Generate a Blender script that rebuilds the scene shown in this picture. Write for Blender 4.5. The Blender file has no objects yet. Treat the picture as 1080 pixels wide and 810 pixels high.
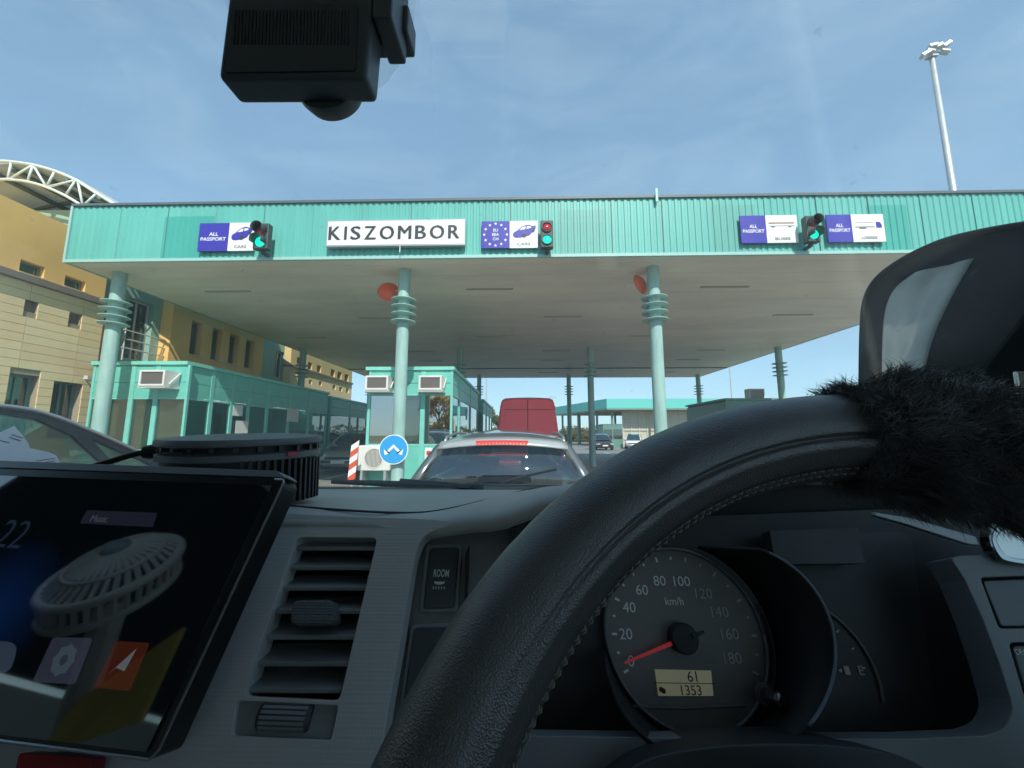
import bpy, bmesh, math, random
from mathutils import Vector, Matrix, noise
random.seed(7)
sc = bpy.context.scene
COL = sc.collection
R = math.radians

# ------------------------------------------------------------------ camera
ZC = 1.45
FPX = 410.0
PIT = math.atan(54 / FPX); YAW = math.atan(10 / FPX)
FW = Vector((-math.sin(YAW) * math.cos(PIT), math.cos(YAW) * math.cos(PIT), math.sin(PIT)))
RT = Vector((math.cos(YAW), math.sin(YAW), 0))
UP = RT.cross(FW)
CAM = Vector((0, 0, ZC))
cd = bpy.data.cameras.new('camera'); cam = bpy.data.objects.new('camera', cd); COL.objects.link(cam)
cd.sensor_width = 36; cd.lens = 36 * FPX / 1080; cd.clip_start = 0.01; cd.clip_end = 5000
cam.matrix_world = Matrix(((RT.x, UP.x, -FW.x, 0), (RT.y, UP.y, -FW.y, 0), (RT.z, UP.z, -FW.z, ZC), (0, 0, 0, 1)))
sc.camera = cam

# ------------------------------------------------------------------ sky, sun, exposure
SUN_EL, SUN_AZ = 45.0, 16.0          # sun behind the camera, a touch to its right
w = bpy.data.worlds.new('World'); sc.world = w; w.use_nodes = True
nt = w.node_tree; N = nt.nodes; Lk = nt.links
bg = N['Background']
sky = N.new('ShaderNodeTexSky'); sky.sky_type = 'NISHITA'; sky.sun_disc = False
sky.sun_elevation = R(SUN_EL); sky.sun_rotation = R(180 - SUN_AZ)
sky.air_density = 1.0; sky.dust_density = 0.4; sky.ozone_density = 0.7; sky.altitude = 300
tc = N.new('ShaderNodeTexCoord'); mp = N.new('ShaderNodeMapping'); mp.inputs['Scale'].default_value = (1.2, 2.6, 4.5)
mp.inputs['Rotation'].default_value = (0.3, 0.2, 0.7)
nz = N.new('ShaderNodeTexNoise'); nz.inputs['Scale'].default_value = 2.0; nz.inputs['Detail'].default_value = 9; nz.inputs['Roughness'].default_value = 0.62
nz.inputs['Distortion'].default_value = 0.6
cr = N.new('ShaderNodeValToRGB'); cr.color_ramp.elements[0].position = 0.44; cr.color_ramp.elements[1].position = 0.86
cr.color_ramp.elements[0].color = (0, 0, 0, 1); cr.color_ramp.elements[1].color = (0.22, 0.22, 0.22, 1)
mx = N.new('ShaderNodeMixRGB'); mx.inputs[2].default_value = (6.2, 6.6, 7.0, 1)
gd = N.new('ShaderNodeMixRGB')
Lk.new(tc.outputs['Generated'], mp.inputs['Vector']); Lk.new(mp.outputs[0], nz.inputs['Vector']); Lk.new(nz.outputs['Fac'], cr.inputs[0])
Lk.new(cr.outputs[0], mx.inputs[0]); Lk.new(sky.outputs[0], mx.inputs[1]); gm_ = N.new('ShaderNodeGamma'); gm_.inputs[1].default_value = 0.43; Lk.new(mx.outputs[0], gm_.inputs[0]); Lk.new(gm_.outputs[0], gd.inputs[1]); Lk.new(gd.outputs[0], bg.inputs['Color'])
gd.blend_type = 'MULTIPLY'; gd.inputs[0].default_value = 1.0; gd.inputs[2].default_value = (0.96, 1.31, 1.54, 1)
bg.inputs['Strength'].default_value = 0.15
sd = bpy.data.lights.new('sun', 'SUN'); sd.energy = 2.6; sd.angle = R(0.5); sd.color = (1.0, 0.95, 0.87)
so = bpy.data.objects.new('sun', sd); COL.objects.link(so)
sdir = Vector((math.sin(R(SUN_AZ)) * math.cos(R(SUN_EL)), -math.cos(R(SUN_AZ)) * math.cos(R(SUN_EL)), math.sin(R(SUN_EL))))
so.rotation_euler = sdir.to_track_quat('Z', 'Y').to_euler(); so.location = (0, -20, 30)
vs = sc.view_settings; vs.view_transform = 'Standard'; vs.look = 'None'; vs.gamma = 1; vs.exposure = 1.1
sc.render.resolution_x = 1024; sc.render.resolution_y = 768

# ------------------------------------------------------------------ pixel -> place helpers
def ray(x, y): return FW + RT * ((x - 540) / FPX) - UP * ((y - 405) / FPX)
def atY(x, y, Y): d = ray(x, y); return CAM + d * (Y / d.y)
def atX(x, y, X): d = ray(x, y); return CAM + d * (X / d.x)
def atZ(x, y, z): d = ray(x, y); return CAM + d * ((z - ZC) / d.z)

class Plane:
    def __init__(s, p0, tilt=0, yaw=0):
        t, a = R(tilt), R(yaw)          # tilt: top leans away from the camera; yaw>0: right side further away
        s.u = Vector((math.cos(a), math.sin(a), 0))
        h = Vector((-math.sin(a), math.cos(a), 0))
        s.v = h * math.sin(t) + Vector((0, 0, math.cos(t)))
        s.n = s.u.cross(s.v); s.o = Vector(p0)
    def p(s, x, y, off=0):
        d = ray(x, y); o = s.o + s.n * off
        return CAM + d * ((o - CAM).dot(s.n) / d.dot(s.n))
    def pts(s, L, off=0): return [s.p(x, y, off) for x, y in L]
    def moved(s, d):
        q = Plane((0, 0, 0)); q.u, q.v, q.n, q.o = s.u, s.v, s.n, s.o + s.n * d; return q

# ------------------------------------------------------------------ materials
MATS = {}
def pm(name, col, rough=0.5, metal=0.0, spec=0.5, var=None, bump=None, coat=0, emit=None, trans=0, alpha=1, sheen=0, coord='Object'):
    if name in MATS: return MATS[name]
    m = bpy.data.materials.new(name); m.use_nodes = True; MATS[name] = m
    t = m.node_tree; b = t.nodes['Principled BSDF']
    b.inputs['Base Color'].default_value = (*col, 1); b.inputs['Roughness'].default_value = rough
    b.inputs['Metallic'].default_value = metal; b.inputs['Specular IOR Level'].default_value = spec
    if coat: b.inputs['Coat Weight'].default_value = coat; b.inputs['Coat Roughness'].default_value = 0.05
    if emit: b.inputs['Emission Color'].default_value = (*emit[0], 1); b.inputs['Emission Strength'].default_value = emit[1]
    if trans: b.inputs['Transmission Weight'].default_value = trans
    if sheen: b.inputs['Sheen Weight'].default_value = sheen
    if var or bump:
        c = t.nodes.new('ShaderNodeTexCoord')
    if var:                              # (scale, amount[, stretch])
        n = t.nodes.new('ShaderNodeTexNoise'); n.inputs['Scale'].default_value = var[0]; n.inputs['Detail'].default_value = 6
        n.inputs['Roughness'].default_value = 0.65
        src = c.outputs[coord]
        if len(var) > 2:
            g = t.nodes.new('ShaderNodeMapping'); g.inputs['Scale'].default_value = var[2]; t.links.new(src, g.inputs[0]); src = g.outputs[0]
        t.links.new(src, n.inputs['Vector'])
        r_ = t.nodes.new('ShaderNodeMapRange'); r_.inputs[1].default_value = 0.25; r_.inputs[2].default_value = 0.75
        r_.inputs[3].default_value = 1 - var[1]; r_.inputs[4].default_value = 1 + var[1]
        t.links.new(n.outputs['Fac'], r_.inputs[0])
        k = t.nodes.new('ShaderNodeVectorMath'); k.operation = 'SCALE'; k.inputs[0].default_value = col
        t.links.new(r_.outputs[0], k.inputs['Scale']); t.links.new(k.outputs[0], b.inputs['Base Color'])
        q = t.nodes.new('ShaderNodeMapRange'); q.inputs[3].default_value = max(0.02, rough - 0.1); q.inputs[4].default_value = min(1, rough + 0.12)
        t.links.new(n.outputs['Fac'], q.inputs[0]); t.links.new(q.outputs[0], b.inputs['Roughness'])
    if bump:                             # (kind, scale, strength, distance)
        if bump[0] == 'noise':
            n2 = t.nodes.new('ShaderNodeTexNoise'); n2.inputs['Scale'].default_value = bump[1]; n2.inputs['Detail'].default_value = 4; out = n2.outputs['Fac']
        else:
            n2 = t.nodes.new('ShaderNodeTexVoronoi'); n2.inputs['Scale'].default_value = bump[1]; out = n2.outputs['Distance']
            if bump[0] == 'dots': n2.inputs['Randomness'].default_value = 0.0
        t.links.new(c.outputs[coord], n2.inputs['Vector'])
        bp = t.nodes.new('ShaderNodeBump'); bp.inputs['Strength'].default_value = bump[2]; bp.inputs['Distance'].default_value = bump[3]
        t.links.new(out, bp.inputs['Height']); t.links.new(bp.outputs[0], b.inputs['Normal'])
    return m

def glass(name, tint=(0.8, 0.9, 0.9), refl=0.12, dust=0.0, rough=0.0, f0=0.04):
    """window pane: see-through with a Fresnel reflection; optional dust specks"""
    if name in MATS: return MATS[name]
    m = bpy.data.materials.new(name); m.use_nodes = True; MATS[name] = m
    t = m.node_tree; t.nodes.clear(); n = t.nodes.new
    o = n('ShaderNodeOutputMaterial'); tr = n('ShaderNodeBsdfTransparent'); tr.inputs[0].default_value = (*tint, 1)
    gl = n('ShaderNodeBsdfGlossy'); gl.inputs['Roughness'].default_value = rough; gl.inputs['Color'].default_value = (1, 1, 1, 1)
    fr = n('ShaderNodeLayerWeight'); fr.inputs[0].default_value = 0.5
    pw = n('ShaderNodeMath'); pw.operation = 'POWER'; pw.inputs[1].default_value = 5; t.links.new(fr.outputs['Facing'], pw.inputs[0])
    m0 = n('ShaderNodeMath'); m0.operation = 'MULTIPLY_ADD'; m0.inputs[1].default_value = 1 - f0; m0.inputs[2].default_value = f0; t.links.new(pw.outputs[0], m0.inputs[0])
    ma = n('ShaderNodeMath'); ma.operation = 'ADD'; ma.inputs[1].default_value = refl; ma.use_clamp = True
    t.links.new(m0.outputs[0], ma.inputs[0])
    mx = n('ShaderNodeMixShader'); t.links.new(ma.outputs[0], mx.inputs[0]); t.links.new(tr.outputs[0], mx.inputs[1]); t.links.new(gl.outputs[0], mx.inputs[2])
    last = mx.outputs[0]
    if dust:
        c = n('ShaderNodeTexCoord')
        v = n('ShaderNodeTexNoise'); v.inputs['Scale'].default_value = 55; v.inputs['Detail'].default_value = 5; t.links.new(c.outputs['Object'], v.inputs['Vector'])
        r1 = n('ShaderNodeMapRange'); r1.inputs[1].default_value = 0.69; r1.inputs[2].default_value = 0.74; r1.inputs[4].default_value = 0.2; t.links.new(v.outputs['Fac'], r1.inputs[0])
        g = n('ShaderNodeMapping'); g.inputs['Rotation'].default_value = (0, 0, 0.6); g.inputs['Scale'].default_value = (1.5, 7, 3); t.links.new(c.outputs['Object'], g.inputs[0])
        v2 = n('ShaderNodeTexNoise'); v2.inputs['Scale'].default_value = 2.5; v2.inputs['Detail'].default_value = 8; t.links.new(g.outputs[0], v2.inputs['Vector'])
        r2 = n('ShaderNodeMapRange'); r2.inputs[1].default_value = 0.35; r2.inputs[2].default_value = 0.8; r2.inputs[3].default_value = dust*0.35; r2.inputs[4].default_value = dust; t.links.new(v2.outputs['Fac'], r2.inputs[0])
        a = n('ShaderNodeMath'); a.operation = 'MAXIMUM'; t.links.new(r1.outputs[0], a.inputs[0]); t.links.new(r2.outputs[0], a.inputs[1])
        df = n('ShaderNodeBsdfDiffuse'); df.inputs[0].default_value = (0.62, 0.62, 0.6, 1)
        tl = n('ShaderNodeBsdfTranslucent'); tl.inputs[0].default_value = (0.62, 0.62, 0.6, 1)
        d2 = n('ShaderNodeMixShader'); d2.inputs[0].default_value = 0.5; t.links.new(df.outputs[0], d2.inputs[1]); t.links.new(tl.outputs[0], d2.inputs[2])
        m2 = n('ShaderNodeMixShader'); t.links.new(a.outputs[0], m2.inputs[0]); t.links.new(last, m2.inputs[1]); t.links.new(d2.outputs[0], m2.inputs[2]); last = m2.outputs[0]
    t.links.new(last, o.inputs[0])
    return m

# ------------------------------------------------------------------ object helpers
ORG = {}
def thing(name, label, cat, loc=(0, 0, 0), group=None, local=False, rotz=0):
    o = bpy.data.objects.new(name, None); COL.objects.link(o); o.empty_display_size = 0.05
    o.location = loc; o.rotation_euler.z = rotz
    o['label'] = label; o['category'] = cat
    if group: o['group'] = group
    ORG[o.name] = Vector((0, 0, 0)) if local else Vector(loc)
    return o
def tag(o, label, cat, group=None):
    o['label'] = label; o['category'] = cat
    if group: o['group'] = group
    return o
def link(name, me, mat, parent=None, kind=None):
    o = bpy.data.objects.new(name, me); COL.objects.link(o)
    if mat is not None:
        for mm in (mat if isinstance(mat, (list, tuple)) else [mat]): me.materials.append(mm)
    if parent is not None:
        o.parent = parent; ORG[o.name] = ORG[parent.name]
        if ORG[parent.name].length > 0: me.transform(Matrix.Translation(-ORG[parent.name]))
    else: ORG[o.name] = Vector((0, 0, 0))
    if kind: o['kind'] = kind
    return o
def bevel(o, wdt, seg=2, ang=35):
    b = o.modifiers.new('bevel', 'BEVEL'); b.width = wdt; b.segments = seg; b.limit_method = 'ANGLE'; b.angle_limit = R(ang); b.harden_normals = False
    return o
def rebase(o, loc):
    """put the origin of a single-mesh thing at its base"""
    loc = Vector(loc); o.data.transform(Matrix.Translation(-loc)); o.location = loc; return o

class MB:
    def __init__(s): s.v = []; s.f = []; s.m = []; s.cur = 0
    def add(s, vs, fs):
        b = len(s.v); s.v += [tuple(v) for v in vs]; s.f += [tuple(b + i for i in f) for f in fs]; s.m += [s.cur] * len(fs); return s
    def box(s, x0, x1, y0, y1, z0, z1):
        return s.add([(x0,y0,z0),(x1,y0,z0),(x1,y1,z0),(x0,y1,z0),(x0,y0,z1),(x1,y0,z1),(x1,y1,z1),(x0,y1,z1)],
                     [(0,3,2,1),(4,5,6,7),(0,1,5,4),(1,2,6,5),(2,3,7,6),(3,0,4,7)])
    def obox(s, c, ax, ay, az):          # oriented box, half axes
        c = Vector(c); vs = [c + ax*i + ay*j + az*k for k in (-1,1) for i, j in ((-1,-1),(1,-1),(1,1),(-1,1))]
        return s.add(vs, [(0,3,2,1),(4,5,6,7),(0,1,5,4),(1,2,6,5),(2,3,7,6),(3,0,4,7)])
    def tube(s, pts, rad, n=10, cap=True):
        pts = [Vector(p) for p in pts]; k = len(pts)
        rad = rad if isinstance(rad, (list, tuple)) else [rad] * k
        b = len(s.v); ref = None
        for i, p in enumerate(pts):
            t = (pts[min(i+1, k-1)] - pts[max(i-1, 0)]).normalized()
            if ref is None: ref = t.orthogonal().normalized()
            ref = (ref - t * ref.dot(t)).normalized(); q = t.cross(ref)
            for j in range(n):
                a = 2 * math.pi * j / n; s.v.append(tuple(p + (ref * math.cos(a) + q * math.sin(a)) * rad[i]))
        for i in range(k - 1):
            for j in range(n):
                s.f.append((b+i*n+j, b+i*n+(j+1)%n, b+(i+1)*n+(j+1)%n, b+(i+1)*n+j)); s.m.append(s.cur)
        if cap:
            s.f.append(tuple(b + j for j in reversed(range(n)))); s.f.append(tuple(b + (k-1)*n + j for j in range(n))); s.m += [s.cur] * 2
        return s
    def lathe(s, prof, c=(0,0,0), ax=Vector((0,0,1)), n=24, cap=True):
        ax = Vector(ax).normalized(); u = ax.orthogonal().normalized(); w_ = ax.cross(u); c = Vector(c); b = len(s.v); k = len(prof)
        for r_, h in prof:
            for j in range(n):
                a = 2*math.pi*j/n; s.v.append(tuple(c + ax*h + (u*math.cos(a) + w_*math.sin(a))*r_))
        for i in range(k-1):
            for j in range(n):
                s.f.append((b+i*n+j, b+i*n+(j+1)%n, b+(i+1)*n+(j+1)%n, b+(i+1)*n+j)); s.m.append(s.cur)
        if cap:
            s.f.append(tuple(b+j for j in reversed(range(n)))); s.f.append(tuple(b+(k-1)*n+j for j in range(n))); s.m += [s.cur]*2
        return s
    def prism(s, poly, d):               # polygon of points, extruded by vector d
        poly = [Vector(p) for p in poly]; d = Vector(d); n = len(poly)
        return s.add(poly + [p + d for p in poly], [tuple(reversed(range(n))), tuple(range(n, 2*n))] + [(i, (i+1)%n, n+(i+1)%n, n+i) for i in range(n)])
    def grid(s, rows, close=False):
        b = len(s.v); n = len(rows[0])
        for r_ in rows: s.v += [tuple(p) for p in r_]
        for i in range(len(rows)-1):
            for j in range(n if close else n-1):
                s.f.append((b+i*n+j, b+i*n+(j+1)%n, b+(i+1)*n+(j+1)%n, b+(i+1)*n+j)); s.m.append(s.cur)
        return s
    def mesh(s, name, smooth=False):
        me = bpy.data.meshes.new(name); me.from_pydata(s.v, [], s.f); me.update()
        bm = bmesh.new(); bm.from_mesh(me); bmesh.ops.recalc_face_normals(bm, faces=bm.faces); bm.to_mesh(me); bm.free()
        if any(s.m): me.polygons.foreach_set('material_index', s.m)
        if smooth:
            me.polygons.foreach_set('use_smooth', [True]*len(me.polygons))
        return me
    def build(s, name, mat, parent=None, smooth=False, kind=None, sharp=None):
        me = s.mesh(name, smooth)
        if smooth and sharp: me.set_sharp_from_angle(angle=R(sharp))
        return link(name, me, mat, parent, kind)

def plate(name, loops, d, mat, parent=None, bev=0, seg=2, smooth=False):
    """a flat plate with holes: loops[0] outline, the others holes; extruded by vector d"""
    bm = bmesh.new(); es = []
    for lp in loops:
        vs = [bm.verts.new(p) for p in lp]
        es += [bm.edges.new((vs[i], vs[(i+1) % len(vs)])) for i in range(len(vs))]
    if len(loops) == 1: bm.faces.new(vs)
    else: bmesh.ops.triangle_fill(bm, edges=es, use_beauty=True, use_dissolve=False)
    r_ = bmesh.ops.extrude_face_region(bm, geom=bm.faces[:])
    bmesh.ops.translate(bm, vec=Vector(d), verts=[g for g in r_['geom'] if isinstance(g, bmesh.types.BMVert)])
    bmesh.ops.recalc_face_normals(bm, faces=bm.faces)
    if len(loops) > 1: bmesh.ops.dissolve_limit(bm, angle_limit=0.01, verts=bm.verts, edges=bm.edges)
    me = bpy.data.meshes.new(name); bm.to_mesh(me); bm.free()
    o = link(name, me, mat, parent)
    if bev: bevel(o, bev, seg)
    return o
def smooth_curve(P, n=8, closed=False):
    P = [Vector(p) for p in P]; out = []; k = len(P)
    for i in range(k if closed else k-1):
        a, b, c, d = (P[(i-1)%k], P[i], P[(i+1)%k], P[(i+2)%k]) if closed else (P[max(i-1,0)], P[i], P[i+1], P[min(i+2,k-1)])
        for j in range(n):
            t = j/n; out.append(0.5*((2*b) + (c-a)*t + (2*a-5*b+4*c-d)*t*t + (3*b-a-3*c+d)*t**3))
    if not closed: out.append(P[-1])
    return out
def sc2(P, n=6, closed=False): return [(v.x, v.y) for v in smooth_curve([(a, b, 0) for a, b in P], n, closed)]
def text(name, s, c, u, v, h, mat, parent=None, wid=None, off=0.0, ext=0.0004):
    """flat lettering: s centred at c, u = reading direction, v = up, h = cap height, wid = total width"""
    cu = bpy.data.curves.new(name, 'FONT'); cu.body = s; cu.align_x = 'CENTER'; cu.align_y = 'CENTER'; cu.size = 1; cu.offset = off; cu.extrude = 0.0; cu.resolution_u = 3
    o = bpy.data.objects.new(name, cu); me = bpy.data.meshes.new_from_object(o); bpy.data.objects.remove(o)
    xs = [q.co.x for q in me.vertices]; ys = [q.co.y for q in me.vertices]
    cx_, cy_ = (max(xs)+min(xs))/2, (max(ys)+min(ys))/2
    sy = h/(max(ys)-min(ys)); sx = wid/(max(xs)-min(xs)) if wid else sy
    u, v, c = Vector(u), Vector(v), Vector(c)
    for q in me.vertices: q.co = c + u*((q.co.x-cx_)*sx) + v*((q.co.y-cy_)*sy)
    bm = bmesh.new(); bm.from_mesh(me); r_ = bmesh.ops.extrude_face_region(bm, geom=bm.faces[:])
    bmesh.ops.translate(bm, vec=u.cross(v).normalized()*ext, verts=[g for g in r_['geom'] if isinstance(g, bmesh.types.BMVert)])
    bmesh.ops.recalc_face_normals(bm, faces=bm.faces)
    for f_ in bm.faces: f_.smooth = False
    bm.to_mesh(me); bm.free()
    return link(name, me, mat, parent)
def copy_tree(o, parent=None):
    c = o.copy(); COL.objects.link(c); c.parent = parent
    ORG[c.name] = ORG.get(o.name, Vector((0, 0, 0)))
    for ch in o.children: copy_tree(ch, c)
    return c

# ================================================================== SETTING: ground, road, islands
M_asph = pm('asphalt', (0.20, 0.195, 0.18), 0.85, var=(0.6, 0.3), bump=('noise', 60, 0.35, 0.01))
M_grass = pm('dry_grass', (0.17, 0.15, 0.06), 0.95, var=(0.25, 0.4), bump=('noise', 3, 0.6, 0.1))
M_conc = pm('concrete', (0.34, 0.33, 0.3), 0.85, var=(2.5, 0.18), bump=('noise', 40, 0.25, 0.01))
M_paint = pm('road_paint', (0.7, 0.7, 0.66), 0.7, var=(6, 0.15))
o = MB().box(-1500, 1500, -1500, 2500, -1.0, -0.06).build('ground', M_grass); o['kind'] = 'structure'
o = MB().box(-70, 90, -70, 74, -0.5, 0.0).build('road', M_asph); o['kind'] = 'structure'
for xa, xb in ((-6.75, -6.63), (7.0, 7.12)):
    pass
mb = MB()
for xx in (-6.6, 6.9):
    for k in range(7):
        mb.box(xx - 0.06, xx + 0.06, -6 + k*6.0, -3 + k*6.0, 0.0, 0.004)
o = mb.build('lane_marking', M_paint); o['kind'] = 'structure'
def island(x0, x1, y0, y1):
    mb = MB(); r_ = (x1-x0)/2; xm = (x0+x1)/2; P = []
    for k in range(9): a = math.pi + math.pi*k/8; P.append((xm + r_*math.cos(a), y0 + r_ + r_*math.sin(a), 0.0))
    for k in range(9): a = math.pi*k/8; P.append((xm + r_*math.cos(a), y1 - r_ + r_*math.sin(a), 0.0))
    o = mb.prism(P, (0, 0, 0.15)).build('traffic_island', M_conc); bevel(o, 0.02); o['kind'] = 'structure'
island(-3.95, -1.45, 7.3, 24.8); island(2.45, 3.45, 7.5, 25.0); island(-10.6, -7.4, 7.5, 25.0); island(8.8, 11.9, 7.5, 25.0)

# ================================================================== CANOPY
CX0, CX1, CY0, CY1, CZ0, CZ1 = -9.94, 11.5, 7.85, 25.25, 5.2, 6.5
M_teal = pm('teal_sheet_metal', (0.12, 0.44, 0.38), 0.45, var=(2.2, 0.12, (1, 1, 0.12)))
M_teal_d = pm('teal_repaint', (0.055, 0.36, 0.30), 0.45, var=(1.5, 0.06))
M_teal_m = pm('teal_repaint_faded', (0.115, 0.385, 0.33), 0.45, var=(1.5, 0.06))
M_trim = pm('pale_teal_trim', (0.33, 0.56, 0.51), 0.4)
M_flash = pm('dark_flashing', (0.10, 0.13, 0.14), 0.5)
M_soff = pm('beige_soffit', (0.78, 0.73, 0.61), 0.5, var=(0.8, 0.16, (0.35, 1.2, 1)))
M_dark = pm('dark_metal', (0.03, 0.033, 0.035), 0.5)
M_colm = pm('painted_column', (0.31, 0.49, 0.44), 0.5, var=(5, 0.28, (1, 1, 0.15)), bump=('noise', 25, 0.15, 0.01))
canopy = thing('border_canopy', 'long turquoise corrugated canopy roof on round columns over the border lanes', 'canopy', (0.7, 16.5, 0))
def corr(x0, x1, z0, z1, y, depth=0.015, pitch=0.135):
    xs = []; k = math.floor(x0/pitch)
    prof = [(0, 0), (0.045, 0), (0.06, 1), (0.12, 1)]
    while k*pitch < x1:
        for dx, d in prof: xs.append((k*pitch + dx, y - d*depth))
        k += 1
    xs = [(x0, y)] + [p for p in xs if x0 < p[0] < x1] + [(x1, y)]
    return MB().grid([[(x, yy, z0) for x, yy in xs], [(x, yy, z1) for x, yy in xs]])
corr(CX0, CX1, CZ0 + 0.05, CZ1, CY0).build('corrugated_fascia', M_teal, canopy)
MB().box(CX0, CX1, CY0 + 0.012, CY1, CZ0 + 0.35, CZ1 - 0.02).build('roof_slab', M_teal, canopy)
MB().box(CX0 - 0.04, CX1 + 0.04, CY0 - 0.05, CY0 + 0.10, CZ1, CZ1 + 0.055).build('roof_flashing', M_flash, canopy)
MB().box(CX0 + 0.0, CX1, CY0 - 0.045, CY0 + 0.01, CZ0 - 0.015, CZ0 + 0.05).build('fascia_trim', M_trim, canopy)
MB().box(CX0 - 0.05, CX0 - 0.001, CY0 - 0.045, CY0 + 0.2, CZ0 - 0.015, CZ1 - 0.001).build('corner_trim', M_trim, canopy)
MB().box(CX0 - 0.05, CX0 - 0.002, CY0 + 0.202, CY1, CZ0 - 0.01, CZ1 - 0.002).build('side_fascia', M_teal, canopy)
MB().box(CX1 + 0.002, CX1 + 0.05, CY0 - 0.04, CY1, CZ0 - 0.01, CZ1 - 0.002).build('side_fascia', M_teal, canopy)
MB().box(CX0, CX1, CY1 + 0.002, CY1 + 0.05, CZ0 - 0.01, CZ1 - 0.002).build('rear_fascia', M_teal, canopy)
for x0, y0, x1, y1, m_ in ((174, 229, 222, 273.5, M_teal_d), (590, 222, 640, 270, M_teal_m), (750, 217, 800, 267, M_teal_m), (913, 217, 962, 264.5, M_teal_d)):
    a = atY(x0, y0, CY0); b = atY(x1, y1, CY0)
    corr(a.x, b.x, max(b.z, CZ0 + 0.055), a.z, CY0 - 0.003).build('repainted_patch', m_, canopy)
# soffit: narrow strips with open joints, one joined part
mb = MB(); st = 0.30; k = 0
y = CY0 + 0.012
while y < CY1 - 0.05:
    e = min(y + st - 0.005, CY1)
    mb.box(CX0, CX1, y, e, CZ0 - 0.002*(k % 2), CZ0 + 0.03); y += st; k += 1
so_ = mb.build('soffit_strips', M_soff, canopy); so_['kind'] = 'stuff'
MB().box(CX0, CX1, CY0 + 0.014, CY1 - 0.002, CZ0 + 0.032, CZ0 + 0.30).build('soffit_backing', M_dark, canopy)
# expansion joint and recessed strip lights in the soffit
MB().box(CX0, CX1, 21.6, 21.75, CZ0 - 0.03, CZ0 - 0.005).build('expansion_joint', M_dark, canopy)
M_tube = pm('grey_diffuser', (0.42, 0.41, 0.36), 0.4)
lg = MB().box(-0.6, 0.6, -0.04, 0.04, -0.03, -0.006).mesh('strip_light')
lg.materials.append(M_tube)
for yy in (9.6, 12.0, 14.5, 17.1, 19.3, 23.2):
    for xx in ((-7.9, -0.9, 5.0) if int(yy*2) % 2 else (-4.6, 1.4, 8.4)):
        l = bpy.data.objects.new('strip_light', lg); COL.objects.link(l); l.parent = canopy; l.location = Vector((xx + 0.25*math.sin(yy*3+xx), yy, CZ0 - 0.0)) - ORG[canopy.name]
# columns
mcol = MB().lathe([(0.135, 0.0), (0.135, 5.20)], n=20).mesh('column', True)
mcol.set_sharp_from_angle(angle=R(40)); mcol.materials.append(M_colm)
mring = MB().lathe([(0.136, 0.018), (0.28, 0.0), (0.28, -0.014), (0.136, -0.03)], n=28, cap=False).mesh('collar_ring', True)
mring.set_sharp_from_angle(angle=R(40)); mring.materials.append(M_colm)
mcap = MB().lathe([(0.23, 5.12), (0.23, 5.185)], n=24).mesh('cap_plate'); mcap.materials.append(M_colm)
for xx in (-9.62, -2.66, 2.97, 11.0):
    for yy in (8.43, 16.6, 24.25):
        xq = -9.34 if (xx < -9 and yy < 9) else xx
        c = bpy.data.objects.new('column', mcol); COL.objects.link(c); c.parent = canopy; c.location = Vector((xq, yy, 0)) - ORG[canopy.name]
        for zz in (4.49, 4.32, 4.15, 3.98):
            r_ = bpy.data.objects.new('collar_ring', mring); COL.objects.link(r_); r_.parent = c; r_.location = (0, 0, zz)
xx = CX0 + 1.08
while xx < CX1:
    MB().box(xx - 0.006, xx + 0.006, CY0 - 0.0185, CY0 - 0.0155, CZ0 + 0.055, CZ1 - 0.003).build('sheet_joint', M_flash if random.random() < 0.25 else M_teal_m, canopy); xx += 1.08
# small bracket standing on the roof edge and lightning rods
b = atY(693, 207, CY0 - 0.1)
MB().box(b.x - 0.025, b.x + 0.025, CY0 - 0.09, CY0 - 0.055, CZ1 - 0.12, CZ1 + 0.18).build('edge_bracket', M_trim, canopy)

# ================================================================== SIGNS ON THE FASCIA
M_white = pm('white_sign_face', (0.80, 0.80, 0.77), 0.4, var=(3, 0.05))
M_blue = pm('sign_blue', (0.045, 0.035, 0.36), 0.4, var=(3, 0.06))
M_ink = pm('dark_grey_ink', (0.035, 0.035, 0.037), 0.5)
M_greyink = pm('grey_ink', (0.20, 0.20, 0.20), 0.5)
M_wink = pm('white_ink', (0.82, 0.82, 0.80), 0.45)
M_frame = pm('aluminium_frame', (0.5, 0.51, 0.5), 0.4, metal=0.6)
UX, VZ = Vector((1, 0, 0)), Vector((0, 0, 1))
SY = 7.755
def panel(px0, py0, px1, py1, y=SY): a = atY(px0, py0, y); b = atY(px1, py1, y); return a.x, b.x, b.z, a.z
def star(mb, cx_, cz_, r_, y):
    mb.prism([(cx_ + (r_ if k % 2 == 0 else r_*0.42)*math.sin(math.pi*k/5), y, cz_ + (r_ if k % 2 == 0 else r_*0.42)*math.cos(math.pi*k/5)) for k in range(10)], (0, -0.002, 0))
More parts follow.
